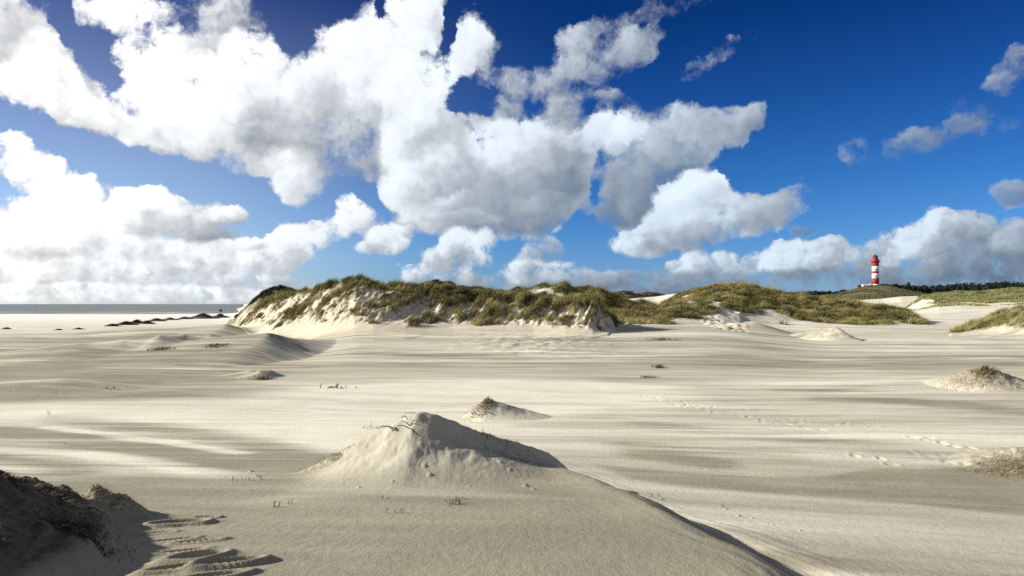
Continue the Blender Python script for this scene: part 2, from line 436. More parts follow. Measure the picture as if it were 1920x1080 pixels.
# ---------------------------------------------------------------- dune ridges: crest (px, row, distance), toe (px, distance)
RIDGES = {
 'front': dict(crest=[(395, 640, 165), (430, 603, 160), (455, 583, 150), (480, 566, 142), (520, 556, 132), (560, 549, 122), (600, 541, 112), (640, 534, 104), (665, 529, 100),
                      (690, 533, 99), (740, 538, 98), (780, 541, 98), (850, 546, 97), (920, 553, 97), (1000, 558, 96), (1060, 560, 93), (1095, 561, 90), (1113, 565, 90),
                      (1135, 590, 92), (1160, 606, 104), (1200, 625, 112)],
               toe=[(395, 145), (430, 132), (470, 112), (520, 94), (600, 80), (700, 75), (760, 76), (800, 79), (850, 81), (920, 80), (1000, 80), (1060, 77), (1110, 77.5), (1140, 82), (1160, 96), (1200, 106)],
               back=0.16,
               bare=[(430, .66), (480, .76), (560, .84), (640, .80), (700, .74), (780, .72), (850, .64), (920, .60), (1000, .58), (1060, .58), (1110, .80), (1140, .85)]),
 'west_knob': dict(crest=[(455, 585, 168), (475, 562, 168), (490, 549, 168), (503, 541, 168), (520, 538, 168), (540, 540, 168), (556, 546, 168), (575, 560, 168), (600, 585, 168)],
               toe=[(455, 150), (600, 150)], back=0.3, bare=[(0, -1), (1920, -1)]),
 'mid_knob': dict(crest=[(755, 560, 140), (780, 541, 140), (800, 532, 140), (820, 528, 140), (845, 533, 140), (880, 541, 142), (930, 546, 145), (950, 552, 145), (980, 570, 145)],
               toe=[(755, 118), (980, 122)], back=0.25, bare=[(0, -1), (1920, -1)]),
 'middle': dict(crest=[(885, 580, 140), (930, 553, 140), (960, 546, 140), (1000, 541, 140), (1030, 537, 140), (1055, 533, 140), (1080, 541, 141), (1100, 541, 143), (1122, 542, 144), (1136, 551, 144), (1165, 561, 144), (1215, 574, 142), (1255, 578, 142), (1300, 580, 142), (1350, 590, 142), (1390, 604, 142)],
               toe=[(885, 112), (1060, 112), (1130, 108), (1200, 110), (1250, 116), (1390, 128)], back=0.25, bare=[(885, .15), (1100, .08), (1260, .12), (1390, .3)]),
 'far_a': dict(crest=[(1130, 570, 250), (1150, 550, 250), (1170, 547, 250), (1188, 549, 250), (1204, 556, 250), (1230, 575, 250)], toe=[(1130, 225), (1230, 225)], back=0.3, bare=[(0, -1), (1920, -1)]),
 'far_b': dict(crest=[(1180, 575, 300), (1198, 553, 300), (1211, 549, 300), (1235, 551, 300), (1252, 556, 300), (1280, 575, 300)], toe=[(1180, 275), (1280, 275)], back=0.3, bare=[(0, -1), (1920, -1)]),
 'saddle': dict(crest=[(1120, 590, 235), (1180, 560, 235), (1230, 556, 232), (1262, 551, 225), (1285, 548, 215), (1330, 548, 205), (1400, 560, 205)], toe=[(1120, 150), (1280, 150), (1400, 160)], back=0.15, bare=[(0, 9), (1920, 9)]),
 'right': dict(crest=[(1215, 605, 172), (1240, 572, 172), (1270, 556, 172), (1300, 545, 170), (1330, 540, 168), (1360, 537, 166), (1390, 535, 165), (1415, 539, 165), (1440, 546, 164), (1470, 551, 164), (1500, 556, 164),
                      (1550, 562, 162), (1600, 569, 160), (1650, 575, 158), (1690, 581, 157), (1712, 592, 156), (1740, 612, 156)],
               toe=[(1215, 122), (1270, 120), (1330, 122), (1400, 128), (1480, 134), (1560, 138), (1650, 143), (1740, 146)], back=0.2,
               bare=[(1215, .10), (1300, .34), (1330, .48), (1420, .48), (1500, .34), (1600, .12), (1740, .08)]),
 'edge': dict(crest=[(1780, 625, 110), (1815, 608, 108), (1840, 600, 106), (1870, 589, 104), (1895, 580, 102), (1920, 573, 100), (1990, 556, 98), (2100, 540, 96), (2400, 530, 96)],
               toe=[(1780, 96), (1860, 90), (1920, 86), (2100, 80), (2400, 80)], back=0.2, bare=[(1780, .45), (1850, .42), (1920, .40), (2400, .3)]),
 'sand_rise': dict(crest=[(1640, 610, 235), (1700, 588, 235), (1760, 578, 232), (1800, 576, 228), (1860, 576, 222), (1920, 574, 220), (2300, 560, 220)], toe=[(1640, 170), (1800, 160), (2300, 160)], back=0.0, bare=[(0, 9), (1920, 9)]),
 'green': dict(crest=[(1660, 600, 330), (1700, 576, 330), (1730, 556, 330), (1760, 551, 330), (1790, 548, 330), (1850, 546, 330), (1885, 543, 325), (1920, 541, 320), (2300, 535, 320)],
               toe=[(1660, 262), (1800, 250), (1920, 245), (2300, 245)], back=0.03, bare=[(1660, .2), (1760, .28), (1850, .25), (1920, .3)]),
 'far_sand': dict(crest=[(1420, 585, 440), (1480, 567, 440), (1560, 563, 440), (1620, 562, 440), (1655, 560, 440), (1690, 556, 430), (1720, 555, 430), (1745, 562, 430), (1780, 580, 430)], toe=[(1420, 300), (1780, 330)], back=0.0, bare=[(0, 9), (1920, 9)]),
 'lighthouse_hill': dict(crest=[(1380, 575, 930), (1440, 562, 930), (1490, 558, 930), (1530, 556, 930), (1565, 552, 930), (1595, 545.5, 930), (1615, 539.5, 930), (1630, 536.5, 930), (1642, 536, 930), (1665, 537, 930), (1690, 543, 930), (1725, 550, 930), (1760, 556, 930), (1920, 557, 930), (2400, 557, 930)],
               toe=[(1380, 600), (1600, 470), (1800, 520), (2400, 520)], back=0.0, bare=[(0, -1), (1920, -1)]),
}
def _arr(seq, i):
    return np.array([s[i] for s in seq], float)
for _r in RIDGES.values():
    _r['a'] = (_arr(_r['crest'], 0), _arr(_r['crest'], 1), _arr(_r['crest'], 2), _arr(_r['toe'], 0), _arr(_r['toe'], 1), _arr(_r['bare'], 0), _arr(_r['bare'], 1))

def near_slope(X, Y):
    """the dune the photographer stands on, with the spur whose edge runs down towards the right"""
    s1 = 6.8 - 0.125 * Y + 0.010 * X
    edge = np.interp(Y, [-4, 3, 7.0, 10.6, 13.6, 16.6, 20, 24], [3.6, 3.6, 3.5, 3.06, 2.25, 1.3, -.2, -2.0])
    edge = edge + 0.22 * fbm(Y * .33, Y * 0 + 2.2, 4, 91)
    q = X - edge
    wid = np.interp(Y, [6, 12, 18], [1.35, 1.25, 1.0])
    t = np.clip((q + wid) / wid, 0, 1)
    roll = .35 * t ** 2 * (3 - 2 * t) + .65 * t ** 1.5
    fall = .56 * roll + .045 * np.clip(q, 0, 9)
    along = .05 * fbm(q * 2.0 + Y * .30, Y * .16, 4, 93) * sst(-2.2, -.9, q) * sst(1.6, .3, q)
    fall = fall - along
    return s1 - fall * sst(22, 14, Y)

# mounds of blown sand: (px, row of the top, distance, height, half width left, right, near, far, sharpness)
def cone(X, Y, x0, y0, h, wl, wr, wn, wf, p=1.0):
    dx = X - x0; dy = Y - y0
    u = np.where(dx < 0, dx / wl, dx / wr)
    v = np.where(dy < 0, dy / wn, dy / wf)
    q = np.sqrt(u * u + v * v)
    return h * np.clip(1 - q, 0, None) ** p

def base_height(X, Y):
    Yp = np.maximum(Y, 1.0)
    px = 960 + F * X / Yp
    sea_side = sst(640, 400, px)
    beach = np.interp(Y, [0, 55, 100, 150, 300, 480, 575, 700, 2000], [4.0, 4.0, 3.55, 2.75, 1.25, .42, -.02, -1.5, -4])
    land = np.interp(Y, [0, 90, 140, 250, 400, 900, 1100, 3000], [4.0, 4.0, 4.2, 5.0, 6.0, 17, 24, 24])
    z = land + (beach - land) * sea_side * sst(60, 130, Y)
    # gentle swells of the blow-out floor, stretched along the wind
    fl = sst(12, 26, Y) * sst(420, 120, Y)
    z = z + 1.25 * sst(40, 84, Y) * sst(530, 680, px) * sst(1560, 1300, px) * sst(130, 100, Y)
    z = z + fl * (0.34 * fbm(X * .03, Y * .085, 3, 3) + 0.06 * fbm(X * .10 + Y * .05, Y * .55, 3, 9))
    # crescent drifts on the left
    for (px0, d, h, wl, wr, wn, wf) in ((505, 60, 2.05, 24, 4.6, 12, 15), (425, 108, 1.7, 30, 4.6, 10, 18), (300, 88, .7, 20, 5, 7, 10), (150, 56, .7, 16, 5, 6, 9), (120, 37, .45, 10, 5, 3, 5)):
        z = z + cone(X, Y, col(px0, d), d, h, wl, wr, wn, wf, 1.15) * 1.0
    # knobs on the drift
    for (px0, d, h, w) in ((300, 58, .75, 2.6), (345, 60, .60, 2.2), (395, 62, .45, 1.6), (235, 57, .4, 2.6), (488, 42.5, .40, 1.4), (470, 44, .3, 1.8), (510, 43, .28, 1.2)):
        z = z + cone(X, Y, col(px0, d), d, h, w, w * .8, w, w, 1.3)
    ns = near_slope(X, Y)
    z = smax(z, ns, 0.35)
    return z, px

def foreground(X, Y, z, full):
    # small mounds of the foreground
    n1 = fbm(X * 1.1, Y * 1.1, 4, 81)
    n2 = fbm(X * 4.0, Y * 4.0, 3, 83)
    m2 = cone(X, Y, col(915, 27.5), 27.5, .78, 1.0, 2.6, 1.4, 2.0, 1.2)
    m4 = cone(X, Y, col(1842, 36.5), 36.5, 1.0, 2.6, 3.4, 2.2, 3.2, 1.05)
    m5 = cone(X, Y, col(1935, 18.0), 18.0, .46, 2.1, 3.0, 1.0, 1.4, 1.0)
    z = z + m2 * (1 + .3 * n1) + m4 * (1 + .28 * n1 + .12 * n2) + m5 * (1 + .4 * n1 + .2 * n2)
    # the pointed mound
    dx = X + 1.84
    yc = 13.6 - .10 * dx + .60 * (.5 * (dx - .15 + np.sqrt((dx - .15) ** 2 + .20)) - .18) + .10 * fbm(X * .9, X * 0 + 1.5, 3, 85)
    hc = 1.33 - .47 * (np.sqrt(dx * dx + .016) - .1265) + .07 * dx
    dy = Y - yc
    front = .82 + .16 * sst(-.5, .8, dx)
    ady = np.sqrt(dy * dy + .008) - .085
    crest = hc - np.where(dy < 0, ady * front, ady * .62) - .02
    ax = X + 1.70; ay = Y - 13.25
    apron = .88 * (1 - np.sqrt((ax / np.where(ax < 0, 2.35, 2.9)) ** 2 + (ay / np.where(ay < 0, 1.45, 2.2)) ** 2 + .004))
    raw = np.maximum(smax(crest, apron, .16) - .07, -3)
    m1 = .5 * (raw + np.sqrt(raw * raw + .018)) * sst(-1.3, -.35, raw)
    n3 = fbm(X * 2.4 + 3, Y * 2.4, 4, 84)
    m1 = m1 * (1 + .05 * n3)
    tip = sst(.9, 1.36, m1)
    z = z + m1 * (1 + .10 * n1 * (1 - tip)) + (.035 + .05 * sst(-.9, -1.6, dx)) * n2 * sst(.15, .5, m1) * (1 - tip)
    # wind tail dragging from the mound along the spur edge
    tail = np.exp(-((X - np.interp(Y, [8, 12, 15.6], [2.2, 1.6, .3])) / .45) ** 2) * sst(7.5, 10, Y) * sst(16.0, 13.5, Y)
    z = z + .05 * tail * (1 + .5 * n1)
    # half-buried tussock and the dark bank at the left edge
    m7 = cone(X, Y, -5.55, 9.3, .42, 1.3, .55, .9, .7, .8)
    z = z + m7 * (1 + .35 * n2)
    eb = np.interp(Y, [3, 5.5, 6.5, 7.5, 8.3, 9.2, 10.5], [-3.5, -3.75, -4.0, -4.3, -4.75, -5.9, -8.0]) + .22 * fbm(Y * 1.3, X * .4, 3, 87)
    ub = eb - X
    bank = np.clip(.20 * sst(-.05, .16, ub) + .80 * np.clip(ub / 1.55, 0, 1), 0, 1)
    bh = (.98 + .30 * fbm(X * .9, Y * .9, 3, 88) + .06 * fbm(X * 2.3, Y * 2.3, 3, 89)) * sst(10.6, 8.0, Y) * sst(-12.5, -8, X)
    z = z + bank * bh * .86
    soil_shade = sst(.0, .25, ub) * sst(10.4, 9.0, Y)
    if full:
        z = z + .07 * soil_shade * n2
    return z, soil_shade, m1, m2, m4, m5, m7

def height(X, Y, full=True):
    X = np.asarray(X, float); Y = np.asarray(Y, float)
    z, px = base_height(X, Y)
    grass = np.zeros_like(z)
    face = np.zeros_like(z)
    thin = np.zeros_like(z)
    wob = None
    far = Y > 60
    if far.any():
        Xf, Yf, zf, pf = X[far], Y[far], z[far], px[far]
        gf = np.zeros_like(zf); ff = np.zeros_like(zf)
        wob = fbm(Xf * .12, Yf * .12, 4, 21)
        fine = fbm(Xf * .55, Yf * .55, 3, 33)
        for name, r in RIDGES.items():
            cpx, cpy, cd, tpx, td, bpx, bt = r['a']
            sel = (pf > cpx[0]) & (pf < cpx[-1]) & (Yf > td.min() - 8)
            if not sel.any():
                continue
            Xa, Ya, za, pa_, ga, fa, wa, fia = Xf, Yf, zf, pf, gf, ff, wob, fine
            Xf, Yf, zf, pf, gf, ff, wob, fine = (q_[sel] for q_ in (Xf, Yf, zf, pf, gf, ff, wob, fine))
            dc = np.interp(pf, cpx, cd); row = np.interp(pf, cpx, cpy)
            zc = H(row, dc)
            inside = (pf > cpx[0]) & (pf < cpx[-1])
            dt = np.interp(pf, tpx, td)
            if name in ('front', 'right', 'middle'):
                dt = dt + 2.2 * wob - 7
            s = (Yf - dt) / np.maximum(dc - dt, 1)
            sc = np.clip(s, 0, 1)
            sp = sc ** 1.30
            prof = 0.12 * sc + 0.88 * sp * sp * (3 - 2 * sp)
            zz = np.where(s <= 1, zf + (zc - zf) * prof, np.maximum(zc - (Yf - dc) * r['back'] - 0.004 * (Yf - dc) ** 1.5, -9) if r['back'] > 0 else zc + 0 * zf)
            if name == 'front':
                # eroded face: clods, slumped sods and gullies running up to the right
                fm = sst(.28, .50, s) * sst(1.12, .9, s)
                al = Xf * .77 + zz * .64; ac = -Xf * .64 + zz * .77
                lp = fbm(al * .16, ac * .62, 4, 41, .55)
                clod = fbm(al * .75, ac * 1.6, 4, 47, .6)
                sods = fbm(al * .40 + 9, ac * .95, 3, 49, .55)
                pr = np.exp(-((pf - 1105) / 42) ** 2)
                zz = zz + fm * (0.95 * lp + (0.70 + .55 * pr) * clod + .5 * np.maximum(sods, 0)) * sst(430, 520, pf)
                fmx = lp
            amp = 0.85 if name in ('front', 'right', 'middle', 'edge') else (0.9 if name in ('green',) else 0.5)
            if r['bare'][0][1] < 5:
                zz = zz + amp * sst(.3, .8, s) * sst(60, 20, Yf - dc) * fbm(Xf * .26, Yf * .26, 3, 55)
            zz = np.where(s > 0, zz, zf + 9.0 * s)
            zz = np.where(inside, zz, -50)
            top = sst(-0.2, 0.25, zz - zf)
            thr = np.interp(pf, bpx, bt)
            n = 0.42 * wob + 0.20 * fine
            if name == 'front':
                n = n + 0.75 * fmx + .3 * clod
            elif name in ('right', 'middle', 'green', 'edge'):
                n = n * 1.0
            g = sst(-.11, .15, s + n - thr) if r['bare'][0][1] < 5 else np.zeros_like(zf)
            if name == 'front':
                # slumped sods lower down the face
                g = np.maximum(g, sst(.12, .26, sods + .25 * clod) * sst(.34, .48, s + .3 * wob) * .95)
            if name in ('middle',):
                # bare scalps between the tufts
                g = g * (1 - sst(.18, .34, fbm(Xf * .06 + 2.1, Yf * .05 + .7, 3, 63)) * sst(1.05, .8, s))
            if name in ('right',):
                g = g * (1 - .8 * sst(.26, .40, fbm(Xf * .09 + 5.3, Yf * .10 + 3.7, 3, 64)) * sst(.98, .8, s))
            if name == 'green':
                g = g * (1 - sst(.10, .28, fbm(Xf * .035 + 1.3, Yf * .028 + 4.7, 3, 65)) * sst(.95, .6, s))
            gf = gf + (g - gf) * top
            ff = ff + ((1.0 if name == 'front' else 0.0) * sst(0.02, .2, s) - ff) * top
            zf = smax(zf, zz, 0.25)
            za = za.copy(); ga = ga.copy(); fa = fa.copy()
            za[sel] = zf; ga[sel] = gf; fa[sel] = ff
            Xf, Yf, zf, pf, gf, ff, wob, fine = Xa, Ya, za, pa_, ga, fa, wa, fia
        z = z.copy(); z[far] = zf; grass[far] = gf; face[far] = ff
    # mound with a dark lee right of the middle distance
    a = cone(X, Y + .25 * (X - col(1562, 88)), col(1562, 88), 88, 1.65, 4.4, 2.2, 6, 7, 1.0)
    z = z + a * (1 + .30 * fbm(X * .5, Y * .5, 3, 71) + .12 * fbm(X * 1.7, Y * 1.7, 3, 73))
    b = cone(X, Y, col(1415, 97), 97, 1.2, 6, 6, 6, 9, 1.2)
    z = z + b
    # trampled way down the dune at px 1350
    tr = sst(1.0, .2, np.abs((px - (1352 + (Y - 110) * -1.1)) / 45)) * sst(84, 96, Y) * sst(140, 122, Y)
    if full:
        z = z + tr * 0.30 * perlin(X * 1.15, Y * .8, 77)
    nr = Y < 60
    m1 = np.zeros_like(z); m2 = m1.copy(); m4 = m1.copy(); m5 = m1.copy(); m7 = m1.copy(); soil_shade = m1.copy()
    if nr.any():
        zn, soil_shade[nr], m1[nr], m2[nr], m4[nr], m5[nr], m7[nr] = foreground(X[nr], Y[nr], z[nr], full)
        z = z.copy(); z[nr] = zn
    if full:
        # footprints, pits and clods
        if PITS and (Y < 90).any():
            order = np.argsort(Y, kind='stable')
            ys = Y[order]
            for (x0, y0, lx, ly, ang, dep, rim) in PITS:
                rad = 2.2 * max(lx, ly) + .05
                i0, i1 = np.searchsorted(ys, [y0 - rad, y0 + rad])
                k = order[i0:i1]
                k = k[np.abs(X[k] - x0) < rad]
                if len(k) == 0:
                    continue
                ca, sa = math.cos(ang), math.sin(ang)
                ux = ((X[k] - x0) * ca + (Y[k] - y0) * sa) / lx
                uy = (-(X[k] - x0) * sa + (Y[k] - y0) * ca) / ly
                q = np.sqrt(ux * ux + uy * uy) * (1 + .22 * perlin(X[k] * 3, Y[k] * 3, 19))
                z[k] += -dep * sst(1.05, .35, q) + rim * np.exp(-((q - 1.25) / .32) ** 2)
        # wind-scoured micro relief
        z = z + .009 * fbm(X * .9 + Y * .4, Y * 2.6, 3, 95) * sst(4, 9, Y) * sst(70, 30, Y)
        scour = np.exp(-((px - 1000) / 130) ** 2) * np.exp(-((Y - 66) / 9) ** 2)
        z = z + scour * .38 * np.abs(fbm(X * .35 + Y * .12, Y * .5 - X * .2, 3, 97))
    return z, dict(grass=grass, face=face, soil_shade=soil_shade, px=px, m1=m1, m3=a, m4=m4, m5=m5, m2=m2, m7=m7)

PITS = []
def h1(x, y):
    return float(height(np.array([x]), np.array([y]), False)[0][0])

def ground_at(px, py):
    """where the sight line through a photo pixel meets the sand"""
    r = ray(px, py)
    ds = np.concatenate([np.arange(3, 40, .05), np.arange(40, 200, .25), np.arange(200, 1300, 2.)])
    z, _ = height(r.x / r.y * ds, ds, False)
    zr = EYE + r.z / r.y * ds
    k = np.argmax(z >= zr)
    if not (z >= zr).any():
        k = len(ds) - 1
    d = float(ds[k])
    return Vector((r.x / r.y * d, d, float(z[k])))

# boot prints beside the camera dune
for (px, py, lx, ly, ang, dep, rim) in ((338, 984, .30, .13, .35, .17, .05), (388, 972, .16, .05, .3, .05, .03), (372, 1046, .27, .13, .6, .18, .05), (436, 1060, .26, .09, .55, .14, .06),
                                        (322, 1014, .26, .05, .5, .05, .02), (372, 1016, .22, .045, .45, .05, .03), (300, 1000, .18, .05, .4, .04, .02), (345, 1034, .24, .05, .5, .05, .02),
                                        (330, 1070, .24, .08, .5, .09, .04), (400, 1084, .24, .08, .5, .10, .04)):
    g = ground_at(px, py)
    PITS.append((g.x, g.y, lx, ly, ang, dep, rim))
# trails of footprints crossing the flat on the right
def trail(p0, p1, n, side=.16, seed=0):
    rr = random.Random(seed)
    a = ground_at(*p0); b = ground_at(*p1)
    dr = (b - a); ln = math.hypot(dr.x, dr.y); ux, uy = dr.x / ln, dr.y / ln
    for i in range(n):
        if rr.random() < .22:
            continue
        fade = rr.uniform(.35, 1.15)
        t = (i + rr.uniform(-.2, .2)) / max(1, n - 1)
        s = side * (1 if i % 2 else -1) + rr.uniform(-.06, .06)
        PITS.append((a.x + dr.x * t - uy * s, a.y + dr.y * t + ux * s, rr.uniform(.12, .26), rr.uniform(.07, .13), math.atan2(uy, ux) + rr.uniform(-.5, .5), fade * rr.uniform(.02, .05), fade * rr.uniform(.004, .016)))
trail((1590, 848), (1682, 870), 9, seed=1)
trail((1725, 820), (1915, 846), 15, seed=2)
trail((1270, 758), (1560, 808), 26, seed=3)
trail((1190, 742), (1420, 770), 18, .3, seed=4)
trail((1430, 785), (1660, 800), 14, .25, seed=6)
trail((1715, 848), (1760, 856), 4, seed=7)
trail((1780, 862), (1870, 866), 6, .3, seed=8)
trail((20, 700), (60, 755), 9, .5, seed=9)
trail((60, 735), (290, 728), 10, .5, seed=10)
# clods in front of the pointed mound (negative depth = a lump)
_r = random.Random(12)
for (px, py, s) in ((795, 876, 1.3), (805, 893, 1.6), (880, 912, 1.0), (985, 912, 2.0), (1000, 918, 1.4), (955, 882, 1.5), (938, 866, 1.1), (690, 873, .9), (672, 915, 1.2), (735, 905, 1.0), (855, 873, .8), (900, 893, .8),
                    (560, 880, 1.0), (1180, 925, 1.0), (1215, 932, 1.4), (1240, 936, 1.3), (1360, 955, 1.2), (1385, 968, 1.4), (1450, 985, 1.2), (1500, 995, 1.0), (1410, 972, .9), (840, 850, .8), (760, 868, .7), (915, 855, 1.0),
                    (470, 885, 2.0), (480, 893, 1.6), (380, 890, 1.0), (395, 893, .8), (420, 896, .9), (530, 878, .9), (470, 920, 1.0)):
    g = ground_at(px, py)
    PITS.append((g.x, g.y, .038 * s, .026 * s, _r.uniform(-.5, .5), -.022 * s, -.003))

# ---------------------------------------------------------------- the sheet
def mesh_from_grid(name, P, nu, nv, attrs):
    me = bpy.data.meshes.new(name)
    me.vertices.add(nu * nv)
    me.vertices.foreach_set('co', P.astype(np.float32).ravel())
    i = np.arange((nv - 1) * nu).reshape(nv - 1, nu)[:, :-1].ravel()
    q = np.stack([i, i + 1, i + nu + 1, i + nu], 1).ravel()
    nq = len(i)
    me.loops.add(nq * 4)
    me.loops.foreach_set('vertex_index', q.astype(np.int32))
    me.polygons.add(nq)
    me.polygons.foreach_set('loop_start', np.arange(0, nq * 4, 4, dtype=np.int32))
    me.polygons.foreach_set('use_smooth', np.ones(nq, bool))
    for k, v in attrs.items():
        at_ = me.attributes.new(k, 'FLOAT', 'POINT')
        at_.data.foreach_set('value', v.astype(np.float32).ravel())
    me.update()
    me.validate()
    return me

def link(name, me, mat=None, parent=None):
    o = bpy.data.objects.new(name, me)
    COL.objects.link(o)
    if mat is not None:
        me.materials.append(mat)
    if parent is not None:
        o.parent = parent
    return o

def tag(o, label=None, cat=None, group=None, kind=None):
    if label: o['label'] = label
    if cat: o['category'] = cat
    if group: o['group'] = group
    if kind: o['kind'] = kind
    return o

def soft_line(X, Y, pts, wid):
    """1 along a line on the sand given in photo pixels, fading over wid metres"""
    g = [ground_at(*p) for p in pts]
    best = np.full(X.shape, 1e9)
    for a, b in zip(g[:-1], g[1:]):
        ex, ey = b.x - a.x, b.y - a.y
        t = np.clip(((X - a.x) * ex + (Y - a.y) * ey) / (ex * ex + ey * ey), 0, 1)
        best = np.minimum(best, np.hypot(X - a.x - t * ex, (Y - a.y - t * ey)))
    return best

def in_poly(X, Y, pts, soft):
    """soft mask of a patch of sand whose outline is given in photo pixels"""
    g = [ground_at(*p) for p in pts]
    ins = np.zeros(X.shape, bool)
    n = len(g)
    dist = np.full(X.shape, 1e9)
    for i in range(n):
        a, b = g[i], g[(i + 1) % n]
        c = ((a.y > Y) != (b.y > Y)) & (X < (b.x - a.x) * (Y - a.y) / ((b.y - a.y) if abs(b.y - a.y) > 1e-9 else 1e-9) + a.x)
        ins ^= c
        ex, ey = b.x - a.x, b.y - a.y
        t = np.clip(((X - a.x) * ex + (Y - a.y) * ey) / (ex * ex + ey * ey + 1e-9), 0, 1)
        dist = np.minimum(dist, np.hypot(X - a.x - t * ex, Y - a.y - t * ey))
    sd = np.where(ins, dist, -dist)
    return sst(-soft, soft, sd)

def dampness(X, Y, info):
    """0 = loose pale blown sand, 1 = the damp grey floor it drifts over"""
    px = info['px']
    # drift direction turns a little towards the camera up close
    turn = np.interp(Y, [5, 14, 30, 80], [.34, .22, .07, .0])
    u = X; v = Y + turn * X
    n = fbm(u * .030, v * .30, 5, 101, .55) + .55 * fbm(u * .09, v * 1.1, 4, 107, .55)
    n2 = fbm(u * .012 + 4, v * .07 + 1, 3, 111)
    patch = sst(-.12, .30, fbm(u * .011 + 7, v * .06 + 3, 3, 117))
    w = .56 + (.45 + .95 * patch) * n + .55 * n2
    w = w * sst(170, 60, Y) + (.16 + .55 * n) * sst(60, 170, Y)
    # the broad bright sheet of drifting sand across the middle
    b = in_poly(X, Y, [(-80, 762), (150, 752), (420, 742), (700, 722), (900, 712), (1080, 715), (1250, 728), (1320, 760), (1100, 775), (900, 800), (600, 850), (480, 815), (250, 800), (-80, 790)], 2.2)
    w = w - .55 * b
    g = in_poly(X, Y, [(-80, 690), (120, 695), (330, 700), (540, 722), (600, 735), (420, 745), (180, 752), (-80, 750)], 1.6)
    w = w + .42 * g
    g = in_poly(X, Y, [(-80, 645), (250, 612), (430, 606), (560, 640), (570, 690), (430, 715), (-80, 700)], 5.0)
    w = w + .30 * g
    # the clear band of damp floor right of the mound
    g = in_poly(X, Y, [(1120, 872), (1300, 888), (1420, 894), (1560, 893), (1640, 880), (1800, 880), (2100, 905), (2300, 1010), (1980, 975), (1700, 945), (1480, 930), (1300, 915), (1180, 900)], .30)
    w = w * (1 - g) + g * (.95 + .25 * n)
    for pts, wd in (([(1210, 795), (1400, 815), (1640, 838), (1830, 860)], .55), ([(1210, 850), (1330, 868)], .4), ([(1180, 836), (1330, 846), (1470, 852)], .35), ([(1560, 745), (1700, 752), (1920, 772)], .8), ([(1460, 728), (1680, 722)], .6)):
        dl = soft_line(X, Y, pts, wd)
        w = w + (.34 + .9 * n) * sst(wd * 2.4, wd * .1, dl * (1 + .8 * n2) + .35 * wd * n)
    # fan of damp strips at the left
    for pts, wd in (([(-40, 808), (150, 822), (300, 842), (430, 868), (560, 890)], .9), ([(120, 782), (330, 808), (480, 828), (590, 862)], .8), ([(-40, 858), (100, 872), (150, 885)], .45)):
        dl = soft_line(X, Y, pts, wd)
        w = w + (.50 + .5 * n) * sst(wd * 1.9, wd * .2, dl)
    for pts, wd in (([(-40, 842), (150, 850), (320, 872), (450, 900)], .55), ([(90, 802), (320, 830), (450, 850)], .35)):
        dl = soft_line(X, Y, pts, wd)
        w = w - .6 * sst(wd * 1.6, wd * .3, dl)
    # near slope: evenly grey-beige, paler sheet at left and under the mound
    foot = np.interp(Y, [-4, 3, 7.0, 10.6, 13.6, 16.6, 20, 24], [3.6, 3.6, 3.5, 3.06, 2.25, 1.3, -.2, -2.0])
    nearm = sst(15.5, 12.0, Y) * sst(.25, -.25, X - foot + .2 * n)
    w = w * (1 - nearm) + nearm * (1.0 + .30 * n - .30 * in_poly(X, Y, [(480, 940), (620, 870), (900, 905), (1120, 940), (900, 935), (700, 930)], .5) + .18 * sst(-2.0, 1.5, X))
    mnd = np.clip(info['m4'] * 3 + info['m5'] * 4 + info['m2'] * 2 + info['m1'] * 3 + info['m3'] * 2, 0, 1)
    w = w * (1 - mnd) + mnd * (.66 + .25 * n)
    return np.clip(w, 0, 1.15)

def build_ground():
    tn = np.concatenate([np.linspace(-6, -1.6, 26, endpoint=False), np.linspace(-1.6, -.84, 60, endpoint=False),
                         np.linspace(-.84, .84, NCOL, endpoint=False), np.linspace(.84, 1.6, 60, endpoint=False), np.linspace(1.6, 6, 27)])
    yr = np.concatenate([np.linspace(-1.2, 4.6, 26, endpoint=False), np.linspace(4.6, 11, int(250 * RQ), endpoint=False), np.geomspace(11, 30, int(240 * RQ), endpoint=False),
                         np.geomspace(30, 77, int(200 * RQ), endpoint=False), np.linspace(77, 150, int(330 * RQ), endpoint=False), np.geomspace(150, 360, int(150 * RQ), endpoint=False),
                         np.geomspace(360, 1250, 110, endpoint=False), np.geomspace(1250, 40000, 24)])
    Tn, Yg = np.meshgrid(tn, yr)
    Y0 = np.where(Yg < 30, 1.5 * (1 - np.clip(Yg / 30, 0, 1)), 0)
    Xg = Tn * (Yg + Y0)
    X = Xg.ravel(); Y = Yg.ravel()
    z, info = height(X, Y, True)
    damp = dampness(X, Y, info)
    P = np.stack([X, Y, z], 1)
    straw = np.clip(info['m4'] * 1.2 + info['m5'] * 2.2 + info['m2'] * .9 * (X < col(930, 27.5)) + info['m7'] * 2.4, 0, 1)
    me = mesh_from_grid('ground', P, len(tn), len(yr), dict(damp=damp, grass=info['grass'], soil_shade=info['soil_shade'], straw=straw, face=info['face']))
    return me, P, info

NCOL = 1000
RQ = 1.0
# ---------------------------------------------------------------- materials
def new_mat(name):
    m = bpy.data.materials.new(name)
    m.use_nodes = True
    m.node_tree.nodes.clear()
    T = NT(m.node_tree)
    out = T.new('ShaderNodeOutputMaterial')
    b = T.new('ShaderNodeBsdfPrincipled')
    T.l.new(b.outputs[0], out.inputs[0])
    b.inputs['Roughness'].default_value = 0.9
    b.inputs['Specular IOR Level'].default_value = 0.25
    return m, T, b

def attr(T, n):
    a = T.new('ShaderNodeAttribute', attribute_name=n)
    return a.outputs['Fac']

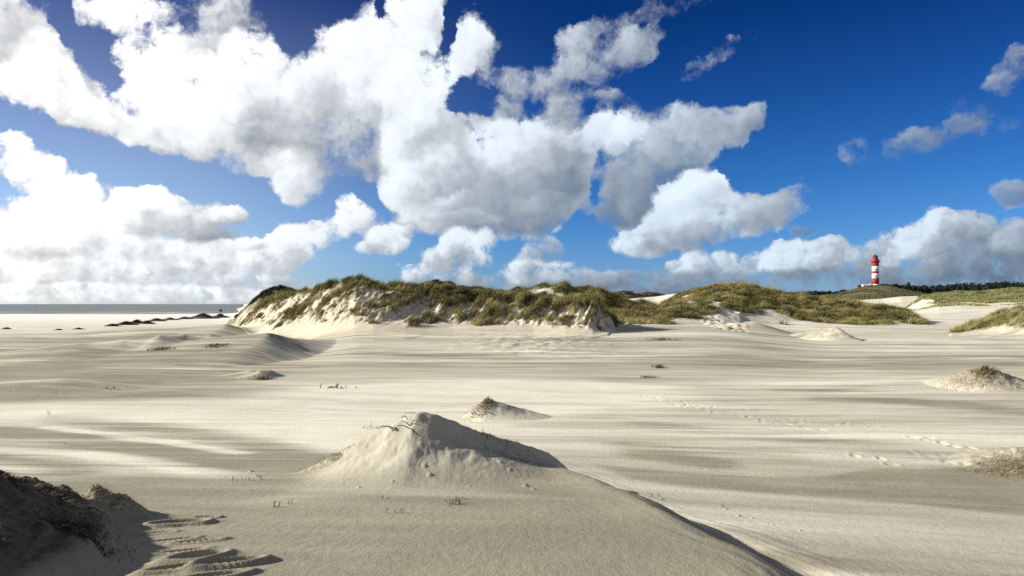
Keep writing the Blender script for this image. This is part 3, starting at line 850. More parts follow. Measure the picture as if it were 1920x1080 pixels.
def sand_material():
    m, T, b = new_mat('sand')
    pos = T.new('ShaderNodeNewGeometry').outputs['Position']
    damp, grass, soil_shade, straw, face = (attr(T, k) for k in ('damp', 'grass', 'soil_shade', 'straw', 'face'))
    st = T.v('MULTIPLY', pos, (0.35, 1.6, 1.0))
    n1 = T.noise(st, .8, 5, .6).outputs[0]
    n2 = T.noise(pos, 14.0, 4, .65).outputs[0]
    n3 = T.noise(pos, .35, 4, .55).outputs[0]
    w = T.m('ADD', damp, T.m('MULTIPLY', T.m('SUBTRACT', n1, .5), .38))
    w = T.m('ADD', w, T.m('MULTIPLY', T.m('SUBTRACT', n2, .5), .22), clamp=True)
    n4 = T.noise(T.v('MULTIPLY', T.v('ADD', pos, T.comb(0.0, T.m('MULTIPLY', T.sep(pos)[0], .08), 0.0)), (.10, 1.0, 1.0)), 1.0, 7, .66).outputs[0]
    n5 = T.noise(pos, .05, 3, .5).outputs[0]
    w = T.m('ADD', w, T.m('MULTIPLY', T.mr(n4, .45, .57, -.5, .5, 'SMOOTHSTEP'), T.m('MULTIPLY', T.mr(n5, .40, .60, .08, .38), T.mr(T.sep(pos)[1], 13, 24, .12, 1.0))), clamp=True)
    c = T.mix(w, (.755, .71, .575, 1), (.262, .243, .176, 1))
    c = T.mix(T.m('MULTIPLY', T.mr(n3, .45, .65, 0, 1), .22), c, (.52, .44, .315, 1))
    # pale shell sand towards the sea, wet glare painted into its white
    yy = T.sep(pos)
    c = T.mix(T.m('MULTIPLY', T.m('MULTIPLY', T.mr(yy[1], 170, 380, 0, .95), T.mr(yy[0], -40, 10, 1, 0)), T.m('SUBTRACT', 1.0, T.m('MULTIPLY', w, .6))), c, (.88, .86, .76, 1))
    # face of the dune: warmer, cleaner sand
    c = T.mix(T.m('MULTIPLY', face, .55), c, (.62, .54, .39, 1))
    # thin grass, roots and litter darken the ground between the blades
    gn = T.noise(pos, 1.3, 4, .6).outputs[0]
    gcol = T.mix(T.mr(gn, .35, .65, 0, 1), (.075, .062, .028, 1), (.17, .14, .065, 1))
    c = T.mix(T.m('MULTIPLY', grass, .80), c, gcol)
    sn = T.noise(T.v('MULTIPLY', pos, (1.0, 1.0, 3.0)), 6.0, 5, .65, dist=.6).outputs[0]
    c = T.mix(T.m('MULTIPLY', straw, T.mr(sn, .46, .60, 0, .85)), c, (.27, .20, .10, 1))
    so = T.mix(T.mr(sn, .35, .65, 0, 1), (.035, .030, .024, 1), (.13, .112, .085, 1))  # bank earth with roots, blackened further to put its deep shade into the colour
    c = T.mix(T.m('MULTIPLY', soil_shade, .93), c, so)
    T.l.new(c, b.inputs['Base Color'])
    b.inputs['Roughness'].default_value = 0.95
    b.inputs['Specular IOR Level'].default_value = 0.1
    # grain, wind ripples and pock marks
    rip = T.noise(T.v('MULTIPLY', pos, (1.0, .55, 1.0)), 9.0, 4, .6, dist=.15).outputs[0]
    gr = T.noise(pos, 42.0, 3, .6).outputs[0]
    big = T.noise(st, 1.6, 4, .55).outputs[0]
    h = T.m('ADD', T.m('MULTIPLY', rip, .020), T.m('ADD', T.m('MULTIPLY', gr, .009), T.m('MULTIPLY', big, .020)))
    h = T.m('MULTIPLY', h, T.mr(T.sep(pos)[1], 9, 50, 1.0, .22))
    bp = T.new('ShaderNodeBump')
    bp.inputs['Strength'].default_value = .75
    bp.inputs['Distance'].default_value = 1.0
    T.l.new(h, bp.inputs['Height'])
    T.l.new(bp.outputs[0], b.inputs['Normal'])
    return m

def sea_material():
    m, T, b = new_mat('sea_water')
    pos = T.new('ShaderNodeNewGeometry').outputs['Position']
    n = T.noise(T.v('MULTIPLY', pos, (.004, .02, 1)), 1.0, 5, .6).outputs[0]
    f = T.noise(T.v('MULTIPLY', pos, (.010, .05, 1)), 1.0, 4, .6).outputs[0]
    y = T.sep(pos)[1]
    near = T.mr(y, 640, 900, 1, 0)
    foam = T.m('MAXIMUM', T.m('MULTIPLY', T.mr(f, .54, .62, 0, 1), near), T.m('MULTIPLY', T.mr(f, .44, .54, 0, 1), T.mr(y, 585, 625, 1, 0)), clamp=True)
    c = T.mix(n, (.13, .155, .155, 1), (.22, .245, .24, 1))
    c = T.mix(foam, c, (.75, .76, .75, 1))
    T.l.new(c, b.inputs['Base Color'])
    b.inputs['Roughness'].default_value = .55
    w = T.noise(T.v('MULTIPLY', pos, (.03, .15, 1)), 1.0, 4, .6).outputs[0]
    bp = T.new('ShaderNodeBump')
    bp.inputs['Strength'].default_value = .6
    bp.inputs['Distance'].default_value = 3.0
    T.l.new(w, bp.inputs['Height'])
    T.l.new(bp.outputs[0], b.inputs['Normal'])
    return m

def grass_material(name, cols, scale=.25):
    m, T, b = new_mat(name)
    geo = T.new('ShaderNodeNewGeometry')
    pos = geo.outputs['Position']
    n = T.noise(pos, scale, 3, .6).outputs[0]
    t = T.m('ADD', T.m('MULTIPLY', T.mr(n, .3, .7, 0, 1), .76), T.m('MULTIPLY', geo.outputs['Random Per Island'], .24))
    r = T.new('ShaderNodeValToRGB')
    T.l.new(t, r.inputs[0])
    e = r.color_ramp.elements
    e[0].position = .12; e[0].color = (*cols[0], 1)
    e[1].position = .88; e[1].color = (*cols[-1], 1)
    for i, c in enumerate(cols[1:-1]):
        k = e.new(.12 + .76 * (i + 1) / (len(cols) - 1)); k.color = (*c, 1)
    T.l.new(r.outputs[0], b.inputs['Base Color'])
    b.inputs['Roughness'].default_value = .7
    return m

def plain_material(name, c, rough=.7, var=.12, scale=1.5):
    m, T, b = new_mat(name)
    pos = T.new('ShaderNodeTexCoord').outputs['Object']
    n = T.noise(pos, scale, 5, .6).outputs[0]
    lo = tuple(x * (1 - var) for x in c); hi = tuple(min(1, x * (1 + var)) for x in c)
    T.l.new(T.mix(n, (*lo, 1), (*hi, 1)), b.inputs['Base Color'])
    b.inputs['Roughness'].default_value = rough
    return m

MAT_SAND = sand_material()
MAT_SEA = sea_material()
MAT_GRASS = grass_material('marram', [(.062, .056, .019), (.16, .145, .044), (.29, .25, .088), (.45, .37, .17)])
MAT_GRASS_GREEN = grass_material('green_marram', [(.07, .085, .025), (.15, .165, .05), (.23, .225, .08), (.32, .28, .11)], .08)
MAT_GRASS_DEAD = grass_material('dead_marram', [(.06, .045, .025), (.13, .095, .05), (.24, .18, .10)], .8)
MAT_HILL = grass_material('hill_heath', [(.04, .036, .016), (.085, .075, .03), (.16, .135, .055)], .03)
MAT_HEATH = grass_material('heath', [(.022, .020, .010), (.045, .038, .016), (.08, .062, .03)], .4)
MAT_STRAW = grass_material('straw', [(.09, .07, .035), (.22, .17, .085), (.40, .32, .18)], 4.0)
MAT_TWIG = plain_material('dry_stems', (.16, .12, .075), .8, .4, 20)
# ---------------------------------------------------------------- ground and sea
gme, GP, ginfo = build_ground()
ground = link('ground', gme, MAT_SAND)
tag(ground, 'pale wind-blown sand flat and dunes reaching to the horizon', 'sand', kind='structure')
SEA_Y = [430, 520, 600, 700, 900, 1500, 3000, 8000, 25000, 90000]
bm = bmesh.new()
rows = []
for y in SEA_Y:
    rows.append([bm.verts.new((x, y, 0)) for x in (-120000, -8000, -1500, -500, -150, 400)])
for a, b in zip(rows[:-1], rows[1:]):
    for i in range(len(a) - 1):
        bm.faces.new((a[i], a[i + 1], b[i + 1], b[i]))
me = bpy.data.meshes.new('sea'); bm.to_mesh(me); bm.free()
sea = tag(link('sea', me, MAT_SEA), 'grey sea along the horizon at the left', 'sea', kind='structure')

# ---------------------------------------------------------------- grass as blades
def blade_mesh(name, P, hgt, wid, lean, seed=0, seg=2, fan_x=0.0, fan_y=0.0):
    """P (n,3) roots; hgt, wid arrays; blades bow downwind (to the right)"""
    rg = np.random.default_rng(seed)
    n = len(P)
    yaw = rg.uniform(0, 2 * math.pi, n)
    wx, wy = np.cos(yaw) * wid * .5, np.sin(yaw) * wid * .5
    lx = lean * hgt * rg.normal(1, .55, n) + rg.normal(0, .16, n) * hgt + fan_x * hgt
    ly = rg.normal(-.05, .22, n) * hgt + fan_y * hgt
    V = np.zeros((n, 2 * seg + 1, 3))
    for k in range(seg):
        t = k / seg
        o = np.stack([lx * t * t * .9, ly * t * t * .9, hgt * t * (1 - .12 * t)], 1)
        s = (1 - .35 * t)
        w3 = np.stack([wx * s, wy * s, np.zeros(n)], 1)
        V[:, 2 * k] = P + o - w3
        V[:, 2 * k + 1] = P + o + w3
    V[:, 2 * seg] = P + np.stack([lx, ly, hgt * (.88 - .1 * np.abs(lean))], 1)
    nv = 2 * seg + 1
    base = np.arange(n)[:, None] * nv
    loops = []; starts = []; cnt = []
    faces_q = np.concatenate([np.stack([base[:, 0] + 2 * k, base[:, 0] + 2 * k + 1, base[:, 0] + 2 * k + 3, base[:, 0] + 2 * k + 2], 1) for k in range(seg - 1)]) if seg > 1 else np.zeros((0, 4), int)
    faces_t = np.stack([base[:, 0] + 2 * seg - 2, base[:, 0] + 2 * seg - 1, base[:, 0] + 2 * seg], 1)
    me = bpy.data.meshes.new(name)
    me.vertices.add(n * nv)
    me.vertices.foreach_set('co', V.astype(np.float32).ravel())
    lp = np.concatenate([faces_q.ravel(), faces_t.ravel()]).astype(np.int32)
    me.loops.add(len(lp))
    me.loops.foreach_set('vertex_index', lp)
    st = np.concatenate([np.arange(len(faces_q)) * 4, len(faces_q) * 4 + np.arange(len(faces_t)) * 3]).astype(np.int32)
    me.polygons.add(len(st))
    me.polygons.foreach_set('loop_start', st)
    me.update()
    me.validate()
    return me

def scatter(px0, px1, d0, d1, n, keep=.35, clump=.5, seed=0):
    """random roots on the grassy ground between two sight lines and two distances"""
    rg = np.random.default_rng(seed)
    d = np.sqrt(rg.uniform(d0 * d0, d1 * d1, n))
    p = rg.uniform(px0, px1, n)
    x = col(p, d)
    z, inf = height(x, d, False)
    g = inf['grass']
    t = fbm(x * clump, d * clump, 3, 200 + seed)
    ok = rg.uniform(0, 1, n) < np.clip((g - keep) / (1 - keep), 0, 1) * np.clip(.62 + 1.5 * t, .06, 1)
    return x[ok], d[ok], z[ok], t[ok], inf['face'][ok], rg

def visible(x, d, z, lift):
    """drop roots that the ground in front hides completely (their tips too)"""
    ok = np.ones(len(x), bool)
    for f in (.98, .95, .90, .83, .72):
        k = np.nonzero(ok)[0]
        zg, _ = height(x[k] * f, d[k] * f, False)
        ok[k] = (EYE + (z[k] + lift - EYE) * f) > zg - .15
    return ok

def meadow(name, label, px0, px1, d0, d1, n, hmean, wid, lean, mat, seed, group=None, clump=.5, keep=.12, per=1, spread=.2):
    """per > 1 gathers the blades into tussocks that fan out from a common root"""
    x, d, z, t, fc, rg = scatter(px0, px1, d0, d1, n // per, keep, clump, seed)
    v = visible(x, d, z, hmean * 2.5)
    x, d, z, t = x[v], d[v], z[v], t[v]
    h = hmean * np.clip(.80 + 1.3 * t + rg.normal(0, .24, len(x)), .3, 1.9)
    fx = np.zeros(len(x)); fy = fx.copy()
    if per > 1:
        size = np.repeat(np.clip(np.exp(rg.normal(-.05, .38, len(x))), .35, 2.2), per)
        x, d, z, h = (np.repeat(q, per) for q in (x, d, z, h))
        r = spread * size * np.sqrt(rg.uniform(0, 1, len(x))); a = rg.uniform(0, 2 * math.pi, len(x))
        fx, fy = r * np.cos(a), r * np.sin(a)
        x = x + fx; d = d + fy
        z = height(x, d, False)[0]
        h = h * size ** .6 * (1 - .35 * (r / (spread * size)) ** 2) * rg.uniform(.6, 1.15, len(x))
    P = np.stack([x, d, z - .05], 1)
    me = blade_mesh(name, P, h, wid * (0.7 + .6 * rg.uniform(0, 1, len(x))), lean, seed, 2, fx / max(spread, 1e-6) * .45, fy / max(spread, 1e-6) * .45)
    o = link(name, me, mat)
    tag(o, label, 'grass', group, 'stuff')
    print(name, len(x))
    return o

GQ = 1.0

meadow('marram_grass', 'olive brown marram grass covering the crest of the eroded front dune', 425, 1165, 78, 135, int(1700000 * GQ), .82, .035, .42, MAT_GRASS, 1, clump=.40, per=52, spread=.42)
meadow('heath', 'dark heath on the rounded knob at the seaward end of the dune', 440, 610, 150, 180, int(140000 * GQ), .55, .10, .25, MAT_HEATH, 2)
meadow('heath', 'dark heath on the rounded knob behind the highest grassy crest', 755, 985, 118, 160, int(160000 * GQ), .55, .09, .25, MAT_HEATH, 3)
meadow('marram_grass', 'marram grass with bare sand scalps on the middle dune behind the ridge', 885, 1290, 105, 165, int(700000 * GQ), .85, .045, .4, MAT_GRASS, 4, clump=.3, per=44, spread=.46)
meadow('heath', 'dark heath on the two small far dunes beside the sand saddle', 1125, 1285, 225, 315, int(60000 * GQ), .8, .15, .25, MAT_HEATH, 5)
meadow('marram_grass', 'yellow olive marram grass over the broad dune at centre right', 1210, 1745, 118, 185, int(1700000 * GQ), .95, .045, .42, MAT_GRASS, 6, clump=.28, per=48, spread=.5)
meadow('marram_grass', 'brown olive marram grass on the dune cut by the right picture edge', 1780, 2150, 84, 130, int(340000 * GQ), .76, .035, .45, MAT_GRASS, 7, clump=.45, per=44, spread=.4)
meadow('green_grass', 'green marram grass on the low far dune below the forest', 1660, 2150, 245, 380, int(260000 * GQ), .8, .16, .35, MAT_GRASS_GREEN, 8, clump=.1)
meadow('heath', 'brown green heath on the hill under the lighthouse', 1380, 2100, 480, 960, int(200000 * GQ), 1.0, .5, .2, MAT_HILL, 9, clump=.03)
# ---------------------------------------------------------------- helpers for things
def empty(name, loc, label, cat, group=None):
    o = bpy.data.objects.new(name, None)
    COL.objects.link(o)
    o.location = loc
    o.empty_display_size = .2
    return tag(o, label, cat, group)

def mesh_obj(name, bm, mat, parent=None, smooth=False):
    me = bpy.data.meshes.new(name)
    bm.to_mesh(me); bm.free()
    if smooth:
        for p in me.polygons: p.use_smooth = True
    return link(name, me, mat, parent)

def lathe(bm, prof, seg=32, cap_top=True, cap_bot=False):
    rings = []
    for r, z in prof:
        rings.append([bm.verts.new((r * math.cos(2 * math.pi * i / seg), r * math.sin(2 * math.pi * i / seg), z)) for i in range(seg)])
    for a, b in zip(rings[:-1], rings[1:]):
        for i in range(seg):
            bm.faces.new((a[i], a[(i + 1) % seg], b[(i + 1) % seg], b[i]))
    if cap_top: bm.faces.new(rings[-1])
    if cap_bot: bm.faces.new(rings[0][::-1])

def box(bm, x0, x1, y0, y1, z0, z1):
    v = [bm.verts.new(p) for p in ((x0, y0, z0), (x1, y0, z0), (x1, y1, z0), (x0, y1, z0), (x0, y0, z1), (x1, y0, z1), (x1, y1, z1), (x0, y1, z1))]
    for f in ((0, 3, 2, 1), (4, 5, 6, 7), (0, 1, 5, 4), (1, 2, 6, 5), (2, 3, 7, 6), (3, 0, 4, 7)):
        bm.faces.new([v[i] for i in f])

def tube(bm, pts, r0, r1, seg=5):
    """tapered bent stem through pts"""
    rings = []
    n = len(pts)
    for i, p in enumerate(pts):
        p = Vector(p)
        dr = (Vector(pts[min(i + 1, n - 1)]) - Vector(pts[max(i - 1, 0)])).normalized()
        a = dr.orthogonal().normalized(); b = dr.cross(a)
        r = r0 + (r1 - r0) * i / (n - 1)
        rings.append([bm.verts.new(p + (a * math.cos(2 * math.pi * k / seg) + b * math.sin(2 * math.pi * k / seg)) * r) for k in range(seg)])
    for a, b in zip(rings[:-1], rings[1:]):
        for k in range(seg):
            bm.faces.new((a[k], a[(k + 1) % seg], b[(k + 1) % seg], b[k]))
    bm.faces.new(rings[-1]); bm.faces.new(rings[0][::-1])

# ---------------------------------------------------------------- lighthouse
M_RED = plain_material('red_paint', (.33, .020, .028), .55, .10, .15)
M_WHITE = plain_material('white_paint', (.82, .80, .77), .55, .05, .15)
M_DARK = plain_material('dark_copper', (.045, .05, .05), .5, .2, .5)
M_GLASS = plain_material('lantern_glass', (.16, .07, .07), .12, .1, .5)
M_ROOF = plain_material('pale_roof', (.60, .58, .56), .7, .1, .4)
M_PANE = plain_material('window_pane', (.03, .035, .045), .1, .1, .5)

LD = 930.0
lx = col(1642, LD)
lz = h1(lx, LD) - .3
L = empty('lighthouse', (lx, LD, lz), 'tall red and white banded lighthouse on the far grassy hill', 'lighthouse')
k = LD / F                                # metres per photo pixel there
def zz_(py): return H(py, LD) - lz
def rr_(z): return 4.7 - .72 * z / zz_(491)       # tapering shaft
def band(name, py0, py1, mat, proud=0.0):
    z0, z1 = zz_(py0), zz_(py1)
    bm = bmesh.new()
    lathe(bm, [(rr_(z0) + proud, z0), (rr_(z1) + proud, z1)], 40, True, True)
    return mesh_obj(name, bm, mat, L, True)
bm = bmesh.new(); lathe(bm, [(5.0, -1.2), (5.0, zz_(534.0)), (4.85, zz_(532.6))], 40); mesh_obj('plinth', bm, M_WHITE, L)
band('red_band', 532.6, 522.2, M_RED); band('white_band', 522.2, 512.9, M_WHITE); band('red_band', 512.9, 509.0, M_RED)
band('white_band', 509.0, 499.0, M_WHITE); top = band('red_band', 499.0, 492.6, M_RED)
bm = bmesh.new(); z0 = zz_(492.6); lathe(bm, [(4.6, z0), (5.9, z0 + 1.5), (5.9, z0 + 1.9)], 40, True, True); g = mesh_obj('gallery', bm, M_RED, L)
bm = bmesh.new()
for i in range(24):
    a = 2 * math.pi * i / 24
    tube(bm, [(5.75 * math.cos(a), 5.75 * math.sin(a), z0 + 1.9), (5.75 * math.cos(a), 5.75 * math.sin(a), z0 + 3.1)], .06, .06, 4)
for hz in (2.5, 3.1):
    tube(bm, [(5.75 * math.cos(2 * math.pi * i / 36), 5.75 * math.sin(2 * math.pi * i / 36), z0 + hz) for i in range(37)], .06, .06, 4)
mesh_obj('railing', bm, M_RED, g)
bm = bmesh.new(); lathe(bm, [(4.3, z0 + 1.9), (4.2, zz_(486.6)), (4.5, zz_(486.2)), (4.5, zz_(485.8))], 32); mesh_obj('watch_room', bm, M_RED, L)
bm = bmesh.new(); z1 = zz_(485.8); z2 = zz_(481.2); lathe(bm, [(3.05, z1), (3.05, z1 + 1.2)], 24); lr = mesh_obj('lantern_room', bm, M_RED, L)
bm = bmesh.new(); lathe(bm, [(2.85, z1 + 1.2), (2.85, z2)], 24); mesh_obj('lantern_glass', bm, M_GLASS, lr)
bm = bmesh.new()
for i in range(12):
    a = 2 * math.pi * i / 12
    tube(bm, [(3.0 * math.cos(a), 3.0 * math.sin(a), z1 + 1.2), (3.0 * math.cos(a), 3.0 * math.sin(a), z2)], .13, .13, 4)
for _z in (z1 + 1.25, (z1 + 1.2 + z2) / 2, z2 - .05):
    tube(bm, [(3.0 * math.cos(2 * math.pi * i / 24), 3.0 * math.sin(2 * math.pi * i / 24), _z) for i in range(25)], .1, .1, 4)
mesh_obj('astragal_lattice', bm, M_RED, lr)
bm = bmesh.new(); lathe(bm, [(3.3, z2), (3.1, z2 + .5), (2.2, z2 + 1.5), (.7, z2 + 2.3), (.6, z2 + 2.8), (.1, z2 + 3.3)], 24); rf = mesh_obj('roof', bm, M_DARK, L, True)
bm = bmesh.new(); tube(bm, [(0, 0, z2 + 3.2), (0, 0, z2 + 5.2)], .1, .05, 5); mesh_obj('finial', bm, M_DARK, rf)
for py, px in ((526, 1), (505, 1.2), (517, .9), (496, 1.0)):
    z = zz_(py); a = -math.pi / 2 - math.atan2(lx, LD) * 1 + .15 * px
    r = rr_(z) + .02
    bm = bmesh.new()
    ca, sa = math.cos(a), math.sin(a)
    vs = [bm.verts.new((ca * rr - sa * u, sa * rr + ca * u, z + w)) for rr in (r - .3, r + .06) for (u, w) in ((-.5, -.9), (.5, -.9), (.5, .9), (-.5, .9))]
    for f in ((0, 1, 2, 3), (4, 5, 6, 7), (0, 1, 5, 4), (1, 2, 6, 5), (2, 3, 7, 6), (3, 0, 4, 7)):
        bm.faces.new([vs[i] for i in f])
    bmesh.ops.recalc_face_normals(bm, faces=bm.faces)
    mesh_obj('window', bm, M_PANE, L)

def house(px, d, w, dep, wall_h, roof_h, label):
    x = col(px, d); z = h1(x, d) - .4
    o = empty('house', (x, d, z), label, 'house', 'keepers houses at the lighthouse foot')
    bm = bmesh.new(); box(bm, -w / 2, w / 2, -dep / 2, dep / 2, 0, wall_h); mesh_obj('wall', bm, M_WHITE, o)
    bm = bmesh.new()
    e = .35
    v = [bm.verts.new(p) for p in ((-w / 2 - e, -dep / 2 - e, wall_h), (w / 2 + e, -dep / 2 - e, wall_h), (w / 2 + e, dep / 2 + e, wall_h), (-w / 2 - e, dep / 2 + e, wall_h), (-w / 2 - e, 0, wall_h + roof_h), (w / 2 + e, 0, wall_h + roof_h))]
    for f in ((0, 1, 5, 4), (2, 3, 4, 5), (0, 4, 3), (1, 2, 5), (3, 2, 1, 0)):
        bm.faces.new([v[i] for i in f])
    r = mesh_obj('roof', bm, M_ROOF, o)
    bm = bmesh.new(); box(bm, w * .2, w * .2 + .6, .2, .8, wall_h + roof_h * .4, wall_h + roof_h + .8); mesh_obj('chimney', bm, M_RED, r)
    for i in range(3):
        u = (-.3 + .3 * i) * w
        bm = bmesh.new(); box(bm, u - .4, u + .4, -dep / 2 - .04, -dep / 2 + .1, .9, 2.0); mesh_obj('window', bm, M_PANE, o)
house(1623, 922, 8.0, 5.0, 2.4, 1.5, 'low white house left of the lighthouse, the longer of two')
house(1633.6, 922, 4.4, 4.0, 2.2, 1.4, 'small white house directly beside the foot of the lighthouse')

# ---------------------------------------------------------------- trees and forest
M_BARK = plain_material('bark', (.05, .04, .03), .9, .3, 2)
M_NEEDLE = grass_material('needles', [(.010, .014, .010), (.020, .028, .016), (.036, .042, .022)], .06)
M_LEAF = M_NEEDLE
def crown_cloud(rg, cx, cy, cz, w, h, n, leaf, pointed):
    """n leaf clumps (triangles) through the volume of an uneven crown"""
    lobes = [(rg.normal(0, .26) * w, rg.normal(0, .26) * w, rg.uniform(.15, .85) * h, rg.uniform(.26, .42)) for _ in range(7)]
    out = np.zeros((n, 3, 3))
    for i in range(n):
        lx_, ly_, lz_, lr_ = lobes[rg.integers(7)]
        v = rg.normal(0, 1, 3); v /= np.linalg.norm(v)
        rad = rg.uniform(.55, 1) ** .5
        taper = (1.15 - lz_ / h * pointed)
        c = np.array([lx_ * taper + v[0] * lr_ * w * rad * taper, ly_ * taper + v[1] * lr_ * w * rad * taper, lz_ + v[2] * lr_ * h * .62 * rad])
        a = rg.normal(0, 1, 3); b = rg.normal(0, 1, 3)
        out[i, 0] = c + a * leaf * .5; out[i, 1] = c + b * leaf * .5; out[i, 2] = c - (a + b) * leaf * .4
    out += np.array([cx, cy, cz])
    return out
def tri_mesh(name, tris):
    me = bpy.data.meshes.new(name)
    n = len(tris)
    me.vertices.add(n * 3); me.vertices.foreach_set('co', tris.astype(np.float32).ravel())
    me.loops.add(n * 3); me.loops.foreach_set('vertex_index', np.arange(n * 3, dtype=np.int32))
    me.polygons.add(n); me.polygons.foreach_set('loop_start', np.arange(0, n * 3, 3, dtype=np.int32))
    me.update(); me.validate()
    return me
TOPX = [1470, 1490, 1530, 1560, 1590, 1650, 1662, 1690, 1720, 1745, 1770, 1800, 1840, 1880, 1900, 1920, 2000, 2200]
TOPY = [552, 549, 545.5, 547, 548.5, 536, 534, 534, 534.5, 535, 534.5, 531, 529.5, 527.5, 528.5, 529, 528, 530]
def forest():
    rg = np.random.default_rng(31)
    parts = []
    for i in range(560):
        px = rg.uniform(1470, 2180); d = rg.uniform(955, 1120)
        if 1588 < px < 1652: continue
        x = col(px, d); z = h1(x, d)
        tp = np.interp(px, TOPX, TOPY) + rg.normal(1.2, 1.3)
        h = H(tp, d) - z
        if h < 2.5: h = rg.uniform(2.5, 4)
        w = rg.uniform(4.5, 8)
        parts.append(crown_cloud(rg, x, d, z - .3, w, h, 170, 1.9, .5))
    o = link('forest', tri_mesh('forest', np.concatenate(parts)), M_NEEDLE)
    tag(o, 'dark far-off forest along the horizon right of the lighthouse', 'forest', kind='stuff')
forest()
def tree(px, py_top, d, w, label, name='pine_tree', n=420, pointed=.5):
    rg = np.random.default_rng(int(px))
    x = col(px, d); z = h1(x, d) - .2
    h = H(py_top, d) - z
    o = empty(name, (x, d, z), label, 'tree', 'trees standing out of the forest edge')
    bm = bmesh.new()
    tube(bm, [(0, 0, 0), (.1, 0, h * .4), (0, .1, h * .85)], .28, .07, 7)
    for i in range(5):
        a = rg.uniform(0, 6.28); zz = h * rg.uniform(.25, .7)
        tube(bm, [(0, 0, zz), (math.cos(a) * w * .22, math.sin(a) * w * .22, zz + h * .08), (math.cos(a) * w * .38, math.sin(a) * w * .38, zz + h * .17)], .10, .03, 5)
    mesh_obj('trunk', bm, M_BARK, o)
    link('crown', tri_mesh('crown', crown_cloud(rg, 0, 0, h * .12, w, h * .82, n, 1.1, pointed)), M_NEEDLE, o)
tree(1703, 527.6, 948, 6.5, 'tallest dark pine rising above the forest right of the lighthouse')
tree(1681, 531.2, 950, 5.5, 'dark round tree between the lighthouse and the tallest pine')
tree(1757, 530.8, 950, 6.0, 'dark broad tree in the dip of the forest right of the tallest pine')
tree(1783, 532.4, 950, 5.0, 'small dark tree at the left end of the dense high forest')
tree(1654, 532.6, 950, 6.0, 'dark bushy tree just right of the lighthouse foot')
tree(1616, 533.6, 945, 5.5, 'dark bushy tree behind the white house left of the lighthouse', 'bushy_tree', 420, .2)
tree(1629, 534.6, 948, 4.5, 'small dark tree between the white house and the lighthouse', 'bushy_tree', 360, .2)

def rooted(blades, name, half, depth=.03, at_=None):
    """join the blades of one tuft on their creeping rootstock, just under the sand"""
    bm = bmesh.new(); bm.from_mesh(blades)
    xs = np.linspace(-half, half, 15)
    zs = height(at_.x + xs, at_.y + 0 * xs, False)[0] - at_.z if at_ is not None else 0 * xs
    tube(bm, [(x, 0, z - depth - .03) for x, z in zip(xs, zs)], .012, .008, 4)
    bm.to_mesh(blades); bm.free()
    return blades

# ---------------------------------------------------------------- hummocks on the beach
def hummock_mesh(w, dep, h, seed):
    n = 22
    bm = bmesh.new()
    g = [[None] * (n + 1) for _ in range(n + 1)]
    for i in range(n + 1):
        for j in range(n + 1):
            u = -1 + 2 * i / n; v = -1 + 2 * j / n
            q = max(0, 1 - math.sqrt(u * u + v * v))
            zz = h * q ** .75 * (1 + .5 * mnoise.noise((u * 2.2 + seed, v * 2.2, seed * 3.1))) - .12
            g[i][j] = bm.verts.new((u * w / 2, v * dep / 2, zz))
    for i in range(n):
        for j in range(n):
            bm.faces.new((g[i][j], g[i + 1][j], g[i + 1][j + 1], g[i][j + 1]))
    return bm
M_HUM = grass_material('hummock_soil', [(.05, .045, .032), (.10, .085, .06)], 1.2)
HUMS = [(12, 617, 16, 4, 'dark hummock at the left picture edge on the beach'),
        (110, 619, 14, 3.5, 'low dark hummock alone on the beach near the left edge'), (147, 617.5, 16, 4, 'low dark hummock between the lone one and the long chain'),
        (210, 612, 26, 5.5, 'dark hummock at the left end of the long beach chain'), (236, 609.5, 28, 7.5, 'tall dark hummock second from the left in the beach chain'),
        (256, 607, 22, 8, 'dark hummock third from the left in the beach chain'), (274, 607.5, 26, 6.5, 'dark hummock in the middle of the beach chain, set nearer'),
        (293, 602.5, 24, 6, 'dark hummock right of the middle of the beach chain'), (318, 600, 20, 5, 'small dark hummock near the right end of the beach chain'),
        (346, 598.5, 24, 5, 'pale flat hummock between the chain and the largest hummock'), (380, 597.5, 34, 10, 'largest double topped dark hummock near the foot of the dune'),
        (412, 596, 20, 8, 'round dark hummock right at the seaward foot of the dune'), (413, 586.5, 9, 6, 'tiny dark hummock on the white beach beyond the dune foot')]
for i, (px, py, wpx, hpx, lab) in enumerate(HUMS):
    g = ground_at(px, py)
    k = g.y / F
    o = empty('hummock', g, lab, 'hummock', 'grassy hummocks scattered on the beach')
    mesh_obj('mound', hummock_mesh(wpx * k * (1.5 + .5 * (i % 3)), wpx * k * 1.1, hpx * k * .8, i + 1.3), M_HUM, o, True)
    rg = np.random.default_rng(50 + i)
    m = 700
    u = rg.normal(0, .30, m); v = rg.normal(0, .28, m)
    q = np.clip(1 - np.sqrt(u * u + v * v), 0, 1)
    P = np.stack([u * wpx * k * .6, v * wpx * k * .5, hpx * k * .75 * q ** .75 - .15], 1)
    me = blade_mesh('tuft', P, hpx * k * .45 * (.6 + .8 * rg.uniform(0, 1, m)), np.full(m, .10), .45, 50 + i)
    link('tuft', rooted(me, 'tuft', wpx * k * .7, .3), MAT_HEATH if hpx != 5 else MAT_GRASS_DEAD, o)

